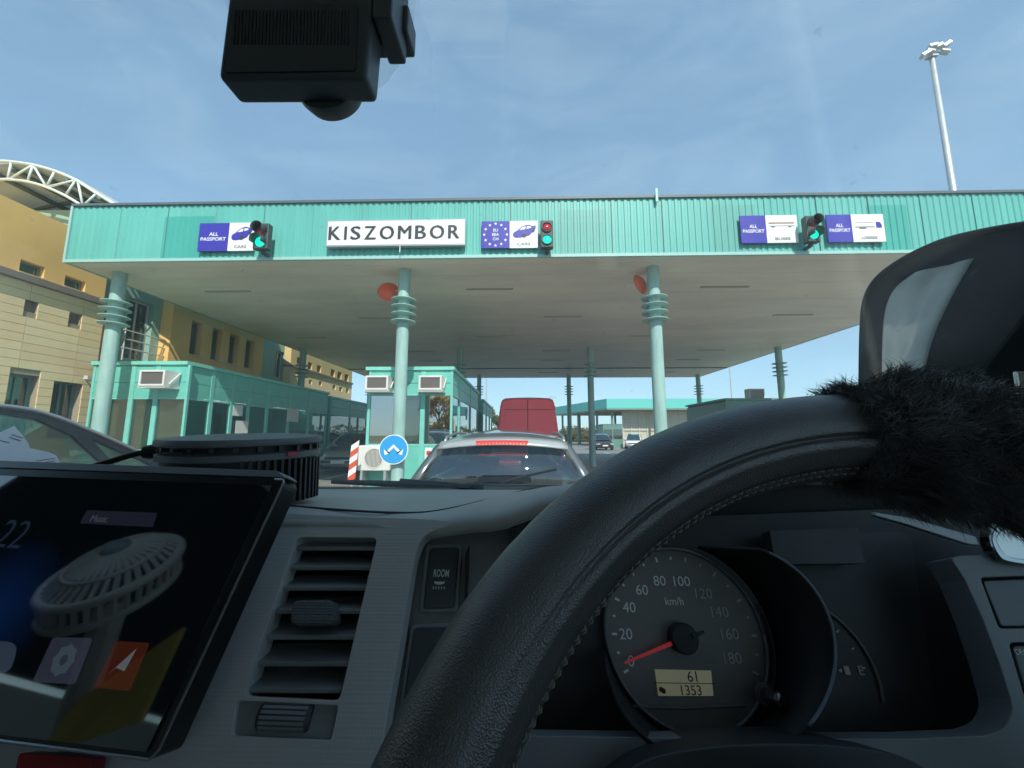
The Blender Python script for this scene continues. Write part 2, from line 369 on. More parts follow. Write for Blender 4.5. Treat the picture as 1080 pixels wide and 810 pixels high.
def lane_sign(lab, px0, pxm, px1, py0, py1, kind, small):
    x0, xm, z0, z1 = panel(px0, py0, pxm, py1); x1 = atY(px1, py0, SY).x
    t = thing('lane_sign', lab, 'sign', ((x0+x1)/2, SY, z0), 'signs on the canopy fascia')
    bl = MB().box(x0, xm, SY, SY + 0.03, z0, z1).build('blue_panel', M_blue, t)
    wh = MB().box(xm + 0.001, x1, SY, SY + 0.03, z0, z1).build('white_panel', M_white, t)
    mbk = MB()
    for zz in (z0 + 0.1, z1 - 0.1): mbk.box(x0 + 0.08, x1 - 0.08, SY + 0.031, SY + 0.085, zz - 0.02, zz + 0.02)
    mbk.build('mounting_rail', M_frame, t)
    H, Wd = z1 - z0, xm - x0; cxb, czb = (x0+xm)/2, (z0+z1)/2; yt = SY - 0.001
    if kind == 'eu':
        s_ = MB()
        for k in range(12): a = k*math.pi/6; star(s_, cxb + 0.405*Wd*math.sin(a), czb + 0.405*H*math.cos(a), 0.036, yt)
        s_.build('star_ring', M_wink, bl)
        for tx, dz in (('EU', 0.155), ('EEA', 0.0), ('CH', -0.155)): text('lettering', tx, (cxb, yt, czb + dz*H*1.05), UX, VZ, 0.105*H, M_wink, bl, off=0.012, ext=0.003)
    else:
        text('lettering', 'ALL', (cxb, yt, czb + 0.10*H), UX, VZ, 0.125*H, M_wink, bl, wid=0.30*Wd, off=0.014, ext=0.003)
        text('lettering', 'PASSPORT', (cxb, yt, czb - 0.075*H), UX, VZ, 0.125*H, M_wink, bl, wid=0.84*Wd, off=0.014, ext=0.003)
    Ww = x1 - xm; cxw = (xm + x1)/2
    text('lettering', small, (cxw, yt, z0 + 0.14*H), UX, VZ, 0.10*H, M_greyink, wh, wid=0.48*Ww, off=0.02, ext=0.003)
    def q(a, b): return (xm + a*Ww, yt, z0 + b*H)
    if kind in ('car', 'eu'):
        P = sc2([(0.12, 0.47), (0.14, 0.56), (0.27, 0.64), (0.44, 0.78), (0.66, 0.85), (0.82, 0.80), (0.93, 0.82), (0.91, 0.66), (0.82, 0.60), (0.72, 0.47), (0.55, 0.41), (0.30, 0.37), (0.17, 0.39)], 3, True)
        g_ = MB().prism([q(*p) for p in P], (0, -0.003, 0)).build('car_pictogram', M_blue, wh)
        MB().prism([(a, yt - 0.003, c) for a, _, c in [q(0.34, 0.655), q(0.46, 0.76), q(0.58, 0.79), q(0.55, 0.68)]], (0, -0.002, 0)).prism([(a, yt - 0.003, c) for a, _, c in [q(0.60, 0.69), q(0.62, 0.80), q(0.74, 0.79), q(0.78, 0.74)]], (0, -0.002, 0)).build('pictogram_window', M_wink, wh)
        w_ = MB()
        for cx_, cz_, r_ in ((0.52, 0.45, 0.075), (0.83, 0.62, 0.06)): w_.prism([(xm + (cx_ + r_*math.cos(a*0.5236))*Ww, yt - 0.003, z0 + (cz_ + r_*math.sin(a*0.5236))*H) for a in range(12)], (0, -0.002, 0))
        w_.build('pictogram_wheel', M_ink, wh)
    elif kind == 'bus':
        M_bus = pm('brown_ink', (0.33, 0.22, 0.12), 0.5)
        MB().prism([q(0.08, 0.69), q(0.90, 0.69), q(0.90, 0.735), q(0.10, 0.735)], (0, -0.003, 0)).build('bus_pictogram', M_bus, wh)
        MB().prism([q(0.08, 0.60), q(0.90, 0.60), q(0.90, 0.615), q(0.08, 0.615)], (0, -0.003, 0)).prism([q(0.16, 0.555), q(0.28, 0.555), q(0.28, 0.6), q(0.16, 0.6)], (0, -0.003, 0)).prism([q(0.70, 0.555), q(0.80, 0.555), q(0.80, 0.6), q(0.70, 0.6)], (0, -0.003, 0)).build('pictogram_wheel', M_greyink, wh)
    else:
        MB().prism([q(0.10, 0.52), q(0.70, 0.52), q(0.70, 0.55), q(0.10, 0.55)], (0, -0.003, 0)).prism([q(0.10, 0.69), q(0.70, 0.69), q(0.70, 0.70), q(0.10, 0.70)], (0, -0.003, 0)).prism([q(0.22, 0.465), q(0.44, 0.465), q(0.44, 0.51), q(0.22, 0.51)], (0, -0.003, 0)).build('trailer_pictogram', M_greyink, wh)
        MB().prism([q(0.75, 0.50), q(0.92, 0.50), q(0.92, 0.60), q(0.88, 0.70), q(0.75, 0.72)], (0, -0.003, 0)).build('cab_pictogram', M_blue, wh)
    return t
lane_sign('blue and white all passport sign with a blue car, left end of the fascia', 211, 239.5, 269, 235.5, 264.5, 'car', 'CARS')
lane_sign('blue star-ringed EU EEA CH sign with a blue car beside the station name', 508, 537.5, 567, 233.5, 261.5, 'eu', 'CARS')
lane_sign('blue and white all passport sign with a long bus, reading buses', 780, 809.5, 840, 227.5, 256, 'bus', 'BUSES')
lane_sign('blue and white all passport sign with a lorry, right end of the fascia', 871, 900.5, 931, 226.5, 255, 'lorry', 'LORRIES')
x0, x1, z0, z1 = panel(345, 232.5, 490.5, 258.5, 7.70)
t = thing('station_name_sign', 'long white lightbox sign reading KISZOMBOR in dark capitals', 'sign', ((x0+x1)/2, 7.72, z0))
bevel(MB().box(x0, x1, 7.70, 7.80, z0, z1).build('sign_box', M_frame, t), 0.008)
MB().box(x0 + 0.03, x1 - 0.03, 7.694, 7.701, z0 + 0.03, z1 - 0.03).build('sign_face', M_white, t)
xl = x0 + 0.065
for ch, wd in zip('KISZOMBOR', (0.24, 0.035, 0.20, 0.23, 0.29, 0.27, 0.215, 0.29, 0.225)):
    for k, (dx, dz) in enumerate(((0.0, 0.0), (0.011, 0.004), (-0.011, -0.004))):
        text('letter' if k == 0 else 'letter_stroke', ch, (xl + wd/2 + dx, 7.693, (z0+z1)/2 + dz), UX, VZ, (z1-z0)*0.50, M_ink, t, wid=wd, ext=0.003 + 0.0006*k)
    xl += wd + 0.098
MB().box((x0+x1)/2 + 0.1, (x0+x1)/2 + 0.115, 7.70, 7.715, z0 - 0.14, z0 - 0.001).build('hanging_cable', M_white, t)

# ================================================================== TRAFFIC LIGHTS
M_tlh = pm('signal_housing', (0.05, 0.065, 0.062), 0.55)
M_red_off = pm('red_lens_unlit', (0.16, 0.02, 0.025), 0.2)
M_red_on = pm('red_lens', (0.42, 0.015, 0.03), 0.15, coat=0.6)
M_grn = pm('green_lens_lit', (0.0, 0.25, 0.17), 0.2, emit=((0.0, 0.75, 0.5), 0.75))
def traffic_light(lab, px0, px1, py0, py1, red, yaw, Y=7.45, hood=True):
    a = atY(px0, py0, Y); b = atY(px1, py1, Y); W_, H_ = b.x - a.x, a.z - b.z
    t = thing('traffic_light', lab, 'traffic light', ((a.x+b.x)/2, Y, b.z), 'traffic lights on the canopy', local=True, rotz=yaw)
    bevel(MB().box(-W_/2, W_/2, -0.06, 0.08, 0.0, H_).build('housing', M_tlh, t), 0.015)
    MB().box(-0.03, 0.03, 0.081, 0.22, -0.06, -0.01).box(-0.03, 0.03, 0.03, 0.09, -0.06, 0.0).build('bracket', M_tlh, t)
    r_ = min(W_*0.36, H_*0.2)
    for zz, m_, nm in ((H_*0.73, red, 'red_lens'), (H_*0.27, M_grn, 'green_lens')):
        MB().lathe([(0.001, 0.035), (r_*0.6, 0.028), (r_, 0.0)], (0, -0.061, zz), (0, -1, 0), 20, cap=False).build(nm, m_, t, True)
        if hood:
            rows = []
            for d in (0.0, 0.17):
                rows.append([(1.12*r_*math.cos(a_), -0.06 - d - 0.02*0, zz + 1.12*r_*math.sin(a_) - d*0.05) for a_ in [R(-25 + k*(230/18)) for k in range(19)]])
            v_ = MB().grid(rows).build('visor', M_tlh, t, True); s_ = v_.modifiers.new('thick', 'SOLIDIFY'); s_.thickness = 0.006
        else:
            MB().lathe([(r_*1.02, 0.0), (r_*1.12, 0.0), (r_*1.12, 0.03), (r_*1.02, 0.03)], (0, -0.061, zz), (0, -1, 0), 20, cap=False).build('lens_ring', M_tlh, t)
    return t
traffic_light('traffic light showing green beside the leftmost car sign', 270.5, 283.5, 237, 263.5, M_red_off, 0, 7.58)
traffic_light('traffic light with red and green lenses beside the star-ringed sign', 570, 583.5, 234, 262, M_red_on, R(0), 7.63, False)
traffic_light('traffic light showing green between the bus and lorry signs', 847, 864, 229, 256, M_red_off, 0, 7.58)

# ================================================================== CONVEX MIRRORS (orange backs), ARROW SIGN, MAST
M_orange = pm('orange_plastic', (0.80, 0.12, 0.035), 0.4)
M_mirror = pm('mirror', (0.8, 0.8, 0.8), 0.03, metal=1)
for px, py, lab, tw in ((410, 307.5, 'round orange-backed convex mirror on the column left of the lane', 0.25), (675.5, 300, 'round orange-backed convex mirror on the column right of the lane', 0.75)):
    c = atY(px, py, 8.7); cxn = -2.66 if px < 500 else 2.97
    t = thing('convex_mirror', lab, 'mirror', (c.x, 8.7, c.z - 0.3), 'convex mirrors on the columns')
    ax = Vector((math.sin(tw) * 1.0, -math.cos(tw), 0.25)).normalized()
    MB().lathe([(0.02, 0.10), (0.12, 0.085), (0.21, 0.04), (0.25, 0.0), (0.245, -0.02)], c, ax, 28).build('mirror_back', M_orange, t, True, sharp=60)
    MB().lathe([(0.23, -0.021), (0.15, -0.028), (0.02, -0.05)], c, ax, 28).build('mirror_face', M_mirror, t, True)
    MB().tube([c + Vector((0.12, 0, 0)), Vector((cxn - 0.02, 8.55, c.z))], 0.02, 8).build('mirror_arm', M_frame, t)
M_arrow = pm('sign_sky_blue', (0.03, 0.33, 0.68), 0.35)
c = atY(415.3, 474, 8.22)
t = thing('arrow_sign', 'round blue sign with white arrows splitting both ways, on the booth column', 'sign', (c.x, 8.22, c.z - 0.31))
MB().lathe([(0.31, 0.0), (0.31, 0.012)], c, (0, -1, 0), 36).build('sign_disc', M_wink, t)
MB().lathe([(0.292, 0.0125), (0.292, 0.015)], c, (0, -1, 0), 36).build('blue_face', M_arrow, t)
a_ = MB(); yy = c.y - 0.016
for s in (-1, 1):
    def Q(L): return [(c.x + s*p, yy, c.z + q_) for p, q_ in L]
    a_.prism(Q([(0, 0.105), (0, 0.04), (0.11, -0.075), (0.145, -0.035)]), (0, -0.002, 0))
    a_.prism(Q([(0.06, -0.075), (0.185, -0.115), (0.205, 0.015), (0.165, -0.02), (0.10, -0.09)]), (0, -0.002, 0))
a_.build('arrow', M_wink, t)
MB().box(c.x - 0.03, c.x + 0.03, 8.222, 8.30, c.z - 0.25, c.z + 0.25).build('clamp', M_frame, t)
# floodlight mast behind the canopy
M_galv = pm('galvanised_steel', (0.52, 0.55, 0.55), 0.45, metal=0.3, var=(2, 0.1))
MY = 27.5
mtop = atY(982.5, 60, MY); mbx = mtop.x
t = thing('floodlight_mast', 'tall grey steel floodlight mast rising behind the canopy roof', 'floodlight mast', (mbx, MY, 0))
MB().tube([(mbx, MY, 0), (mbx, MY, mtop.z * 0.5), (mbx, MY, mtop.z)], [0.27, 0.22, 0.15], 14).build('mast_pole', M_galv, t, True)
MB().tube([(mbx - 0.85, MY - 0.1, mtop.z + 0.1), (mbx + 0.85, MY - 0.1, mtop.z + 0.35)], 0.06, 8).box(mbx - 0.35, mbx + 0.3, MY - 0.25, MY + 0.2, mtop.z - 0.1, mtop.z + 0.02).build('crossbar', M_galv, t)
M_lampf = pm('floodlight_glass', (0.6, 0.62, 0.62), 0.1, spec=0.8)
for dx, dz, tl in ((-0.75, -0.15, 0.5), (-0.35, 0.1, -0.5), (0.3, 0.5, 0.3), (0.75, 0.05, -0.4), (0.95, 0.62, 0.6), (-0.1, 0.55, 0.1)):
    cc = Vector((mbx + dx, MY - 0.25, mtop.z + dz + 0.1)); d1 = Vector((math.cos(tl), -0.2, math.sin(tl)))
    f_ = MB().obox(cc, d1*0.26, Vector((0, 0.16, -0.06)), Vector((-math.sin(tl)*0.11, 0.03, math.cos(tl)*0.11))).build('floodlight', M_galv, t)
    MB().obox(cc + Vector((0, -0.10, -0.06)), d1*0.21, Vector((0, 0.08, -0.03)), Vector((0, 0.03, 0.06))).build('floodlight_lens', M_lampf, f_)

# ================================================================== LEFT CUSTOMS BUILDING
FX = -10.9
M_yel = pm('ochre_render', (0.86, 0.53, 0.18), 0.85, var=(0.8, 0.10), bump=('noise', 45, 0.15, 0.01))
M_yel2 = pm('pale_ochre_render', (0.62, 0.47, 0.22), 0.85, var=(0.8, 0.08), bump=('noise', 45, 0.15, 0.01))
M_tile = pm('sand_cladding', (0.82, 0.63, 0.36), 0.7, var=(1.3, 0.10), bump=('noise', 30, 0.15, 0.005))
M_tile2 = pm('sand_cladding_light', (0.84, 0.67, 0.40), 0.7, var=(1.3, 0.10), bump=('noise', 30, 0.15, 0.005))
M_joint = pm('joint_mortar', (0.33, 0.28, 0.19), 0.9)
M_ggrn = pm('grey_green_render', (0.28, 0.42, 0.35), 0.8, var=(0.7, 0.10), bump=('noise', 45, 0.12, 0.01))
M_corn = pm('brown_cornice', (0.23, 0.19, 0.15), 0.6)
M_wfr = pm('green_window_frame', (0.14, 0.25, 0.21), 0.5)
M_wfl = pm('pale_window_frame', (0.55, 0.54, 0.48), 0.5)
G_dark = glass('window_glass', (0.62, 0.68, 0.66), 0.06)
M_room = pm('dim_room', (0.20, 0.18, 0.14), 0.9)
M_bref = pm('beige_reflection', (0.42, 0.36, 0.25), 0.9, var=(4, 0.2, (1, 8, 0.3)))  # reflection in the kiosk panes, put into the colour of a sheet
bld = thing('customs_building', 'long two-storey ochre and sand-clad customs building beside the left lane', 'building', (FX - 3, 13, 0))
def yz(px0, py0, px1, py1, X=FX):
    a = atX(px0, py0, X); b = atX(px1, py1, X)
    return (a.y, b.y, min(a.z, b.z), max(a.z, b.z))
def yzr(px0, px1, pt, pb, X=FX):         # window from its near edge x, far edge x, and near top/bottom y
    a = atX(px0, pt, X); b = atX(px1, pb, X); c = atX(px0, pb, X)
    return (a.y, b.y, c.z, a.z)
def wallX(name, y0, y1, z0, z1, X, th, holes, mat, parent):
    lp = [[(X, y0, z0), (X, y1, z0), (X, y1, z1), (X, y0, z1)]]
    for a, b, c, d in holes: lp.append([(X, a, c), (X, b, c), (X, b, d), (X, a, d)])
    return plate(name, lp, (-th, 0, 0), mat, parent)
def windowX(parent, hole, X, depth=0.22, fm=M_wfr, mull=1, sill=None):
    a, b, c, d = hole; xf = X - depth; t_ = 0.05
    f = MB().box(xf - 0.05, xf, a, b, c, c + t_).box(xf - 0.05, xf, a, b, d - t_, d).box(xf - 0.05, xf, a, a + t_, c + t_, d - t_).box(xf - 0.05, xf, b - t_, b, c + t_, d - t_)
    for k in range(mull): m_ = a + (b - a)*(k+1)/(mull+1); f.box(xf - 0.05, xf, m_ - 0.025, m_ + 0.025, c + t_, d - t_)
    w_ = f.build('window', fm, parent)
    MB().box(xf - 0.03, xf - 0.022, a + t_, b - t_, c + t_, d - t_).build('pane', G_dark, w_)
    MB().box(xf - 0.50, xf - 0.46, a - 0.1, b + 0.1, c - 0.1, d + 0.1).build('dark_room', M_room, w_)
    if sill: MB().box(xf + 0.002, X + 0.06, a - 0.03, b + 0.03, c - 0.03, c - 0.002).build('sill', sill, w_)
    return w_
zc = atX(112, 321, FX).z                 # cornice between sand cladding and ochre
Yc = atX(112, 321, FX).y
ZT = 7.6; ZN = atX(37, 221.5, FX).z
# ---- near block
gw = [yzr(11, 36, 393, 440), yzr(58, 81.5, 401, 450)]
gw = [(a, b, 1.35, d) for a, b, c, d in gw]
vents = [yzr(27.5, 40, 315, 328), yzr(74, 85.5, 329.5, 340.5)]
uw = [(a, b, max(c, zc + 0.13), d) for a, b, c, d in (yzr(23, 46.5, 273, 295), yzr(70, 90, 290, 308))]
Y0 = 2.5
wallX('cladding_wall', Y0, Yc, 0, zc - 0.06, FX - 0.03, 0.4, gw + vents, M_joint, bld)
wu = wallX('ochre_wall', Y0, Yc - 0.05, zc + 0.09, ZN, FX - 0.02, 0.4, uw, M_yel, bld)
MB().box(FX - 0.4, FX + 0.10, Y0, Yc + 0.03, zc - 0.055, zc + 0.085).build('cornice', M_corn, bld)
MB().box(-19, FX - 0.46, Y0, Yc, 0, ZN - 0.1).build('block_core', M_yel, bld)
for h in gw: 
    w_ = windowX(bld, h, FX - 0.03, 0.17, M_wfr, 1)
M_shut = pm('pale_roller_blind', (0.50, 0.55, 0.48), 0.8)
for h in uw:
    w_ = windowX(bld, h, FX - 0.02, 0.11, M_wfr, 0, M_yel2)
    MB().box(FX - 0.20, FX - 0.19, h[0] + 0.002, h[1] - 0.002, h[2] + 0.002, h[3] - 0.002).build('roller_blind', M_shut, w_)
for a, b, c, d in vents:
    MB().box(FX - 0.2, FX - 0.12, a, b, c, d).build('vent_grille', M_corn, bld)
rng = random.Random(3)
tile_me = {}
def tile(y0, y1, z0, z1, X, parent, mat):
    k = (round(y1 - y0, 3), round(z1 - z0, 3), mat.name)
    if k not in tile_me:
        me = MB().box(0, 0.022, 0, k[0], 0, k[1]).mesh('cladding_tile'); me.materials.append(mat); tile_me[k] = me
    o = bpy.data.objects.new('cladding_tile', tile_me[k]); COL.objects.link(o); o.parent = parent; o.location = Vector((X, y0, z0)) - ORG[parent.name]
def clad(y0, y1, z0, z1, X, holes, rh, rw, parent, g=0.012):
    zs = []; z = z0
    while z < z1 - 0.02: zs.append((z, min(z + rh, z1))); z += rh
    for (za, zb) in zs:
        ys = []; y = y0
        while y < y1 - 0.02: ys.append((y, min(y + rw, y1))); y += rw
        for ya, yb in ys:
            segs = [(ya, yb)]
            for a, b, c, d in holes:
                if c < zb - 0.03 and d > za + 0.03:
                    ns = []
                    for p, q in segs:
                        if b <= p or a >= q: ns.append((p, q)); continue
                        if a > p: ns.append((p, a))
                        if b < q: ns.append((b, q))
                    segs = ns
            for p, q in segs:
                if q - p > 0.06: tile(p + g/2, q - g/2, za + g/2, zb - g/2, X, parent, M_tile if rng.random() < 0.6 else M_tile2)
clad(4.9, Yc, zc - 0.06 - 0.19*21, zc - 0.06, FX - 0.03, gw + vents, 0.19, 1.05, bld, 0.009)
MB().box(FX - 0.42, FX - 0.002, Yc + 0.002, Yc + 0.10, 0, zc - 0.06).build('corner_strip', pm('rust_brown_trim', (0.16, 0.075, 0.045), 0.7), bld)
# security camera bracket on cladding
b = atX(90, 399, FX)
MB().tube([(FX - 0.02, b.y, b.z), (FX + 0.22, b.y - 0.05, b.z - 0.02)], 0.02, 6).obox((FX + 0.26, b.y - 0.1, b.z - 0.03), Vector((0.05, 0, 0)), Vector((0, 0.12, -0.02)), Vector((0, 0, 0.045))).build('wall_camera', M_wfl, bld)
# ---- recessed grey-green bay with a tall window and railing
Ya = atX(182.5, 330, FX).y; GX = FX - 0.35
gh = yzr(137, 156, 313, 379, GX)
wallX('grey_green_wall', Yc + 0.1, Ya, 0, ZT, GX, 0.3, [gh], M_ggrn, bld)
windowX(bld, gh, GX, 0.16, M_wfl, 1)
rb = MB()
for z_ in (0.25, 0.5, 0.75):
    rb.tube([(GX + 0.22, gh[0] - 0.25, gh[2] + z_), (GX + 0.22, gh[1] + 0.45, gh[2] + z_)], 0.02, 6)
for y_ in (gh[0] - 0.2, gh[1] + 0.4): rb.tube([(GX + 0.22, y_, gh[2] - 0.1), (GX + 0.22, y_, gh[2] + 0.8)], 0.02, 6).tube([(GX + 0.22, y_, gh[2] + 0.2), (GX, y_, gh[2] + 0.2)], 0.015, 6)
rb.build('railing', M_wfl, bld)
# ---- ochre block with four slim windows
Yb = atX(278.5, 360, FX).y
ws = [yzr(203, 211.5, 336.5, 373), yzr(225, 232.5, 345.5, 379), yzr(243, 250.5, 352, 384.5), yzr(260, 267, 358, 389)]
zt_ = sum(h[3] for h in ws)/4; zb_ = sum(h[2] for h in ws)/4
ws = [(h[0], h[1], zb_, zt_) for h in ws]
wallX('ochre_wall', Ya, Yb, 2.6, ZT, FX, 0.5, ws, M_yel, bld)
for h in ws: windowX(bld, h, FX, 0.2, M_wfr, 0, M_wfl)
MB().box(FX - 0.52, FX - 0.36, Ya + 0.01, Yb, 0, 2.598).build('lower_wall', M_ggrn, bld)
# ---- second grey-green bay
Yd = atX(308, 370, FX).y
gh2 = yzr(291.5, 298, 369, 398, GX)
wallX('grey_green_wall', Yb + 0.002, Yd, 0, ZT, GX, 0.3, [gh2], M_ggrn, bld)
windowX(bld, gh2, GX, 0.14, M_wfl, 1)
# ---- far block
Ye = atX(371.5, 400, FX).y
z2 = atX(325, 391, FX).z
sm = [yzr(p - 1.4, p + 1.4, q - 2.4, q + 2.4) for p, q in ((327.5, 402.5), (338, 404), (352.5, 408), (359.5, 410), (366.5, 411.5))]
um = [yzr(p - 2.0, p + 2.0, q - 4.0, q + 3.6) for p, q in ((316, 380), (327.5, 385.5), (337, 388.5), (351.5, 393), (358.5, 395.5), (366, 398))]
wallX('cladding_wall', Yd, Ye, 0, z2 - 0.05, FX, 0.4, sm, M_tile2, bld)
wallX('ochre_wall', Yd, Ye, z2 + 0.05, ZT, FX - 0.02, 0.4, um, M_yel2, bld)
MB().box(FX - 0.4, FX + 0.08, Yd - 0.02, Ye + 0.03, z2 - 0.048, z2 + 0.048).build('cornice', M_corn, bld)
for h in um: windowX(bld, h, FX - 0.02, 0.2, M_wfr, 0)
for h in sm: MB().box(FX - 0.25, FX - 0.15, *h).build('vent_grille', M_corn, bld)
MB().box(-19, FX - 0.72, Yc + 0.02, Ye, 0, ZT - 0.05).build('block_core', M_ggrn, bld)
# ---- barrel vault roof with its end truss
TY = 8.7
TC = [(p.x, p.z) for p in [atY(x, y, TY) for x, y in ((3, 170), (12, 170.6), (35, 174), (58, 180.5), (80, 190), (102, 204), (124, 217.5))]]
BC = [(p.x, p.z) for p in [atY(x, y, TY) for x, y in ((3, 189.2), (10, 189.3), (30, 191.8), (50, 197.8), (70, 207), (88, 218))]]
ax0 = TC[0][0]
def arc_full(C):
    right = sc2(C, 5); return [(2*ax0 - x, z) for x, z in reversed(right[1:])] + right
TF, BF = arc_full(TC), arc_full(BC)
M_tr = pm('white_truss', (0.66, 0.74, 0.70), 0.4)
M_vault = pm('grey_vault_sheet', (0.55, 0.60, 0.58), 0.5, var=(0.6, 0.1, (0.3, 3, 1)))
tt_ = M_vault.node_tree; tl_ = tt_.nodes.new('ShaderNodeBsdfTranslucent'); tl_.inputs[0].default_value = (0.42, 0.48, 0.46, 1); kk_ = tt_.nodes.new('ShaderNodeMixShader'); kk_.inputs[0].default_value = 0.4
tt_.links.new(tt_.nodes['Principled BSDF'].outputs[0], kk_.inputs[1]); tt_.links.new(tl_.outputs[0], kk_.inputs[2]); tt_.links.new(kk_.outputs[0], tt_.nodes['Material Output'].inputs['Surface'])
M_steel = pm('blue_grey_steel', (0.15, 0.19, 0.20), 0.5)
vr = thing('barrel_vault_roof', 'arched metal vault roof with a pale lattice truss above the ochre wall', 'roof', (ax0, TY, 6.5))
MB().grid([[(x, TY + 0.12, z + 0.06) for x, z in TF], [(x, 15.5, z + 0.06) for x, z in TF]]).build('vault_sheet', M_vault, vr, True).modifiers.new('t', 'SOLIDIFY').thickness = 0.05
MB().tube([(x, TY, z) for x, z in TF], 0.038, 8).build('top_chord', M_tr, vr, True)
MB().tube([(x, TY, z) for x, z in BF], 0.033, 8).build('bottom_chord', M_tr, vr, True)
def near(F, x): return min(F, key=lambda p: abs(p[0] - x))
tops = [atY(x, 190, TY).x for x in (35, 80, 102)]; 
pairs = [((8, 190), (12, 171)), ((8, 190), (35, 174)), ((35, 174), (29, 191.5)), ((35, 174), (49, 197.5)), ((49, 197.5), (58, 180.5)), ((49, 197.5), (80, 190)), ((80, 190), (69, 206.5)), ((82, 191), (87.5, 217.5)), ((87.5, 217.5), (102, 204))]
for p, q in pairs:
    a = atY(*p, TY); b = atY(*q, TY)
    for s in (0, 1):
        A, B = (Vector((2*ax0 - v.x, v.y, v.z)) if s else v for v in (a, b))
        MB().tube([A, B], 0.026, 7).build('truss_web', M_tr, vr, True)
for k in (6, 14, 22, 30, 38, 46, 54):
    if k < len(TF): MB().tube([(TF[k][0], TY + 0.15, TF[k][1] - 0.08), (TF[k][0], 15.4, TF[k][1] - 0.08)], 0.07, 6).build('purlin', M_steel, vr)
for yy in (10.4, 12.2, 14.0): MB().tube([(x, yy, z - 0.02) for x, z in TF], 0.06, 6).build('rib', M_steel, vr, True)

# ================================================================== KIOSKS
M_kt = pm('teal_kiosk_panel', (0.14, 0.49, 0.40), 0.42, var=(2.5, 0.14))
M_kp = pm('teal_kiosk_post', (0.18, 0.54, 0.45), 0.42, var=(3, 0.1))
M_kr = pm('kiosk_roof_trim', (0.20, 0.58, 0.48), 0.4)
M_gk = pm('grey_green_kiosk', (0.13, 0.26, 0.21), 0.5, var=(1.5, 0.08))
G_refl = glass('mirror_window_glass', (0.30, 0.36, 0.35), 0.40)
G_clear = glass('kiosk_glass', (0.55, 0.65, 0.63), 0.10)
M_int = pm('kiosk_interior', (0.16, 0.15, 0.13), 0.8)
M_desk = pm('beige_laminate', (0.42, 0.36, 0.27), 0.6)
def kiosk(name, lab, x0, x1, y0, y1, z1, front, side, pan=M_kt, post=M_kp, zs=1.22, zw=2.42, left=None, fl=0.15):
    """front bays on y0 (list of (xa, xb, kind)), right-hand bays on x1 (list of (ya, yb, kind))"""
    t = thing(name, lab, 'kiosk', ((x0+x1)/2, (y0+y1)/2, fl)); P = 0.05
    bevel(MB().box(x0 - 0.05, x1 + 0.05, y0 - 0.05, y1 + 0.05, z1 - 0.09, z1).build('roof_edge', M_kr if pan is M_kt else post, t), 0.01)
    MB().box(x0 + P, x1 - P, y0 + P, y1 - P, z1 - 0.16, z1 - 0.092).build('ceiling', M_int, t)
    MB().box(x0 + P, x1 - P, y0 + P, y1 - P, fl, fl + 0.05).build('floor_slab', M_int, t)
    MB().box(x0, x0 + 0.06, y0 + P, y1, fl + 0.05, z1 - 0.162).build('left_wall', pan, t)
    MB().box(x0 + 0.06, x1 - 0.06, y1 - 0.06, y1, fl + 0.05, z1 - 0.162).build('rear_wall', pan, t)
    MB().box(x0 + 0.25, x0 + 0.9, y0 + 0.5, y1 - 0.4, 0.85, 0.9).box(x0 + 0.3, x0 + 0.8, y0 + 0.9, y0 + 1.3, 0.9, 1.5).build('counter', M_desk, t)
    def bays(L, ax):
        edges = sorted({e for a, b, k in L for e in (a, b)})
        for e in edges:
            d = 0.055
            if ax == 'y': bx_ = (e - d if e > edges[0] else e, e + d if e < edges[-1] else e, y0 - 0.012, y0 + P, fl, z1 - 0.092)
            else: bx_ = (x1 - P, x1 + 0.012, max(e - d, y0 + P + 0.001), e + d if e < edges[-1] else e, fl, z1 - 0.092)
            MB().box(*bx_).build('post', post, t)
        for a, b, k in L:
            a2, b2 = a + 0.056, b - 0.056
            def slab(nm, za, zb, dpt, m_, th=0.02):
                if ax == 'y': return MB().box(a2, b2, y0 + dpt, y0 + dpt + th, za, zb).build(nm, m_, t)
                return MB().box(x1 - dpt - th, x1 - dpt, max(a2, y0 + P + 0.06), b2, za, zb).build(nm, m_, t)
            zm = (zw + z1 - 0.1)/2
            slab('fascia_panel', zw + 0.05, zm - 0.006, 0.0, pan); slab('fascia_panel', zm + 0.006, z1 - 0.095, 0.0, pan)
            slab('transom', zw - 0.0, zw + 0.046, -0.008, post, 0.05)
            if k == 'solid':
                slab('wall_panel', fl, zw - 0.002, 0.0, pan); continue
            if k == 'open': 
                slab('lower_panel', fl, zs - 0.25, 0.0, pan); continue
            lo = zs if k != 'door' else fl + 0.1
            slab('lower_panel', fl, lo - 0.03, 0.0, pan); slab('sill_rail', lo - 0.028, lo + 0.02, -0.008, post, 0.05)
            slab('pane', lo + 0.022, zw - 0.002, 0.02, G_refl if k in ('mirror',) else G_clear, 0.008)
            if k in ('mirror', 'back_sheet'): slab('back_sheet', lo + 0.03, zw - 0.01, 0.10, M_bref if k == 'back_sheet' else M_int, 0.01)  # beige sheet imitates the reflection in the customs kiosk panes
    bays(front, 'y'); bays(side, 'x')
    return t
BX0, BX1, BY0 = atY(388.5, 386, 9.5).x, atY(477.5, 386, 9.5).x, 9.5
zb1 = atY(430, 387, 9.5).z
bx_ = [atY(p, 420, 9.5).x for p in (388.5, 419, 446, 477.5)]
booth = kiosk('passport_booth', 'turquoise passport control booth behind the blue arrow sign', BX0, BX1, BY0, 15.2, zb1,
      [(bx_[0], bx_[1], 'mirror'), (bx_[1], bx_[2], 'back_sheet'), (bx_[2], bx_[3], 'mirror')],
      [(9.5, 10.7, 'win'), (10.7, 13.0, 'win'), (13.0, 15.2, 'win')])
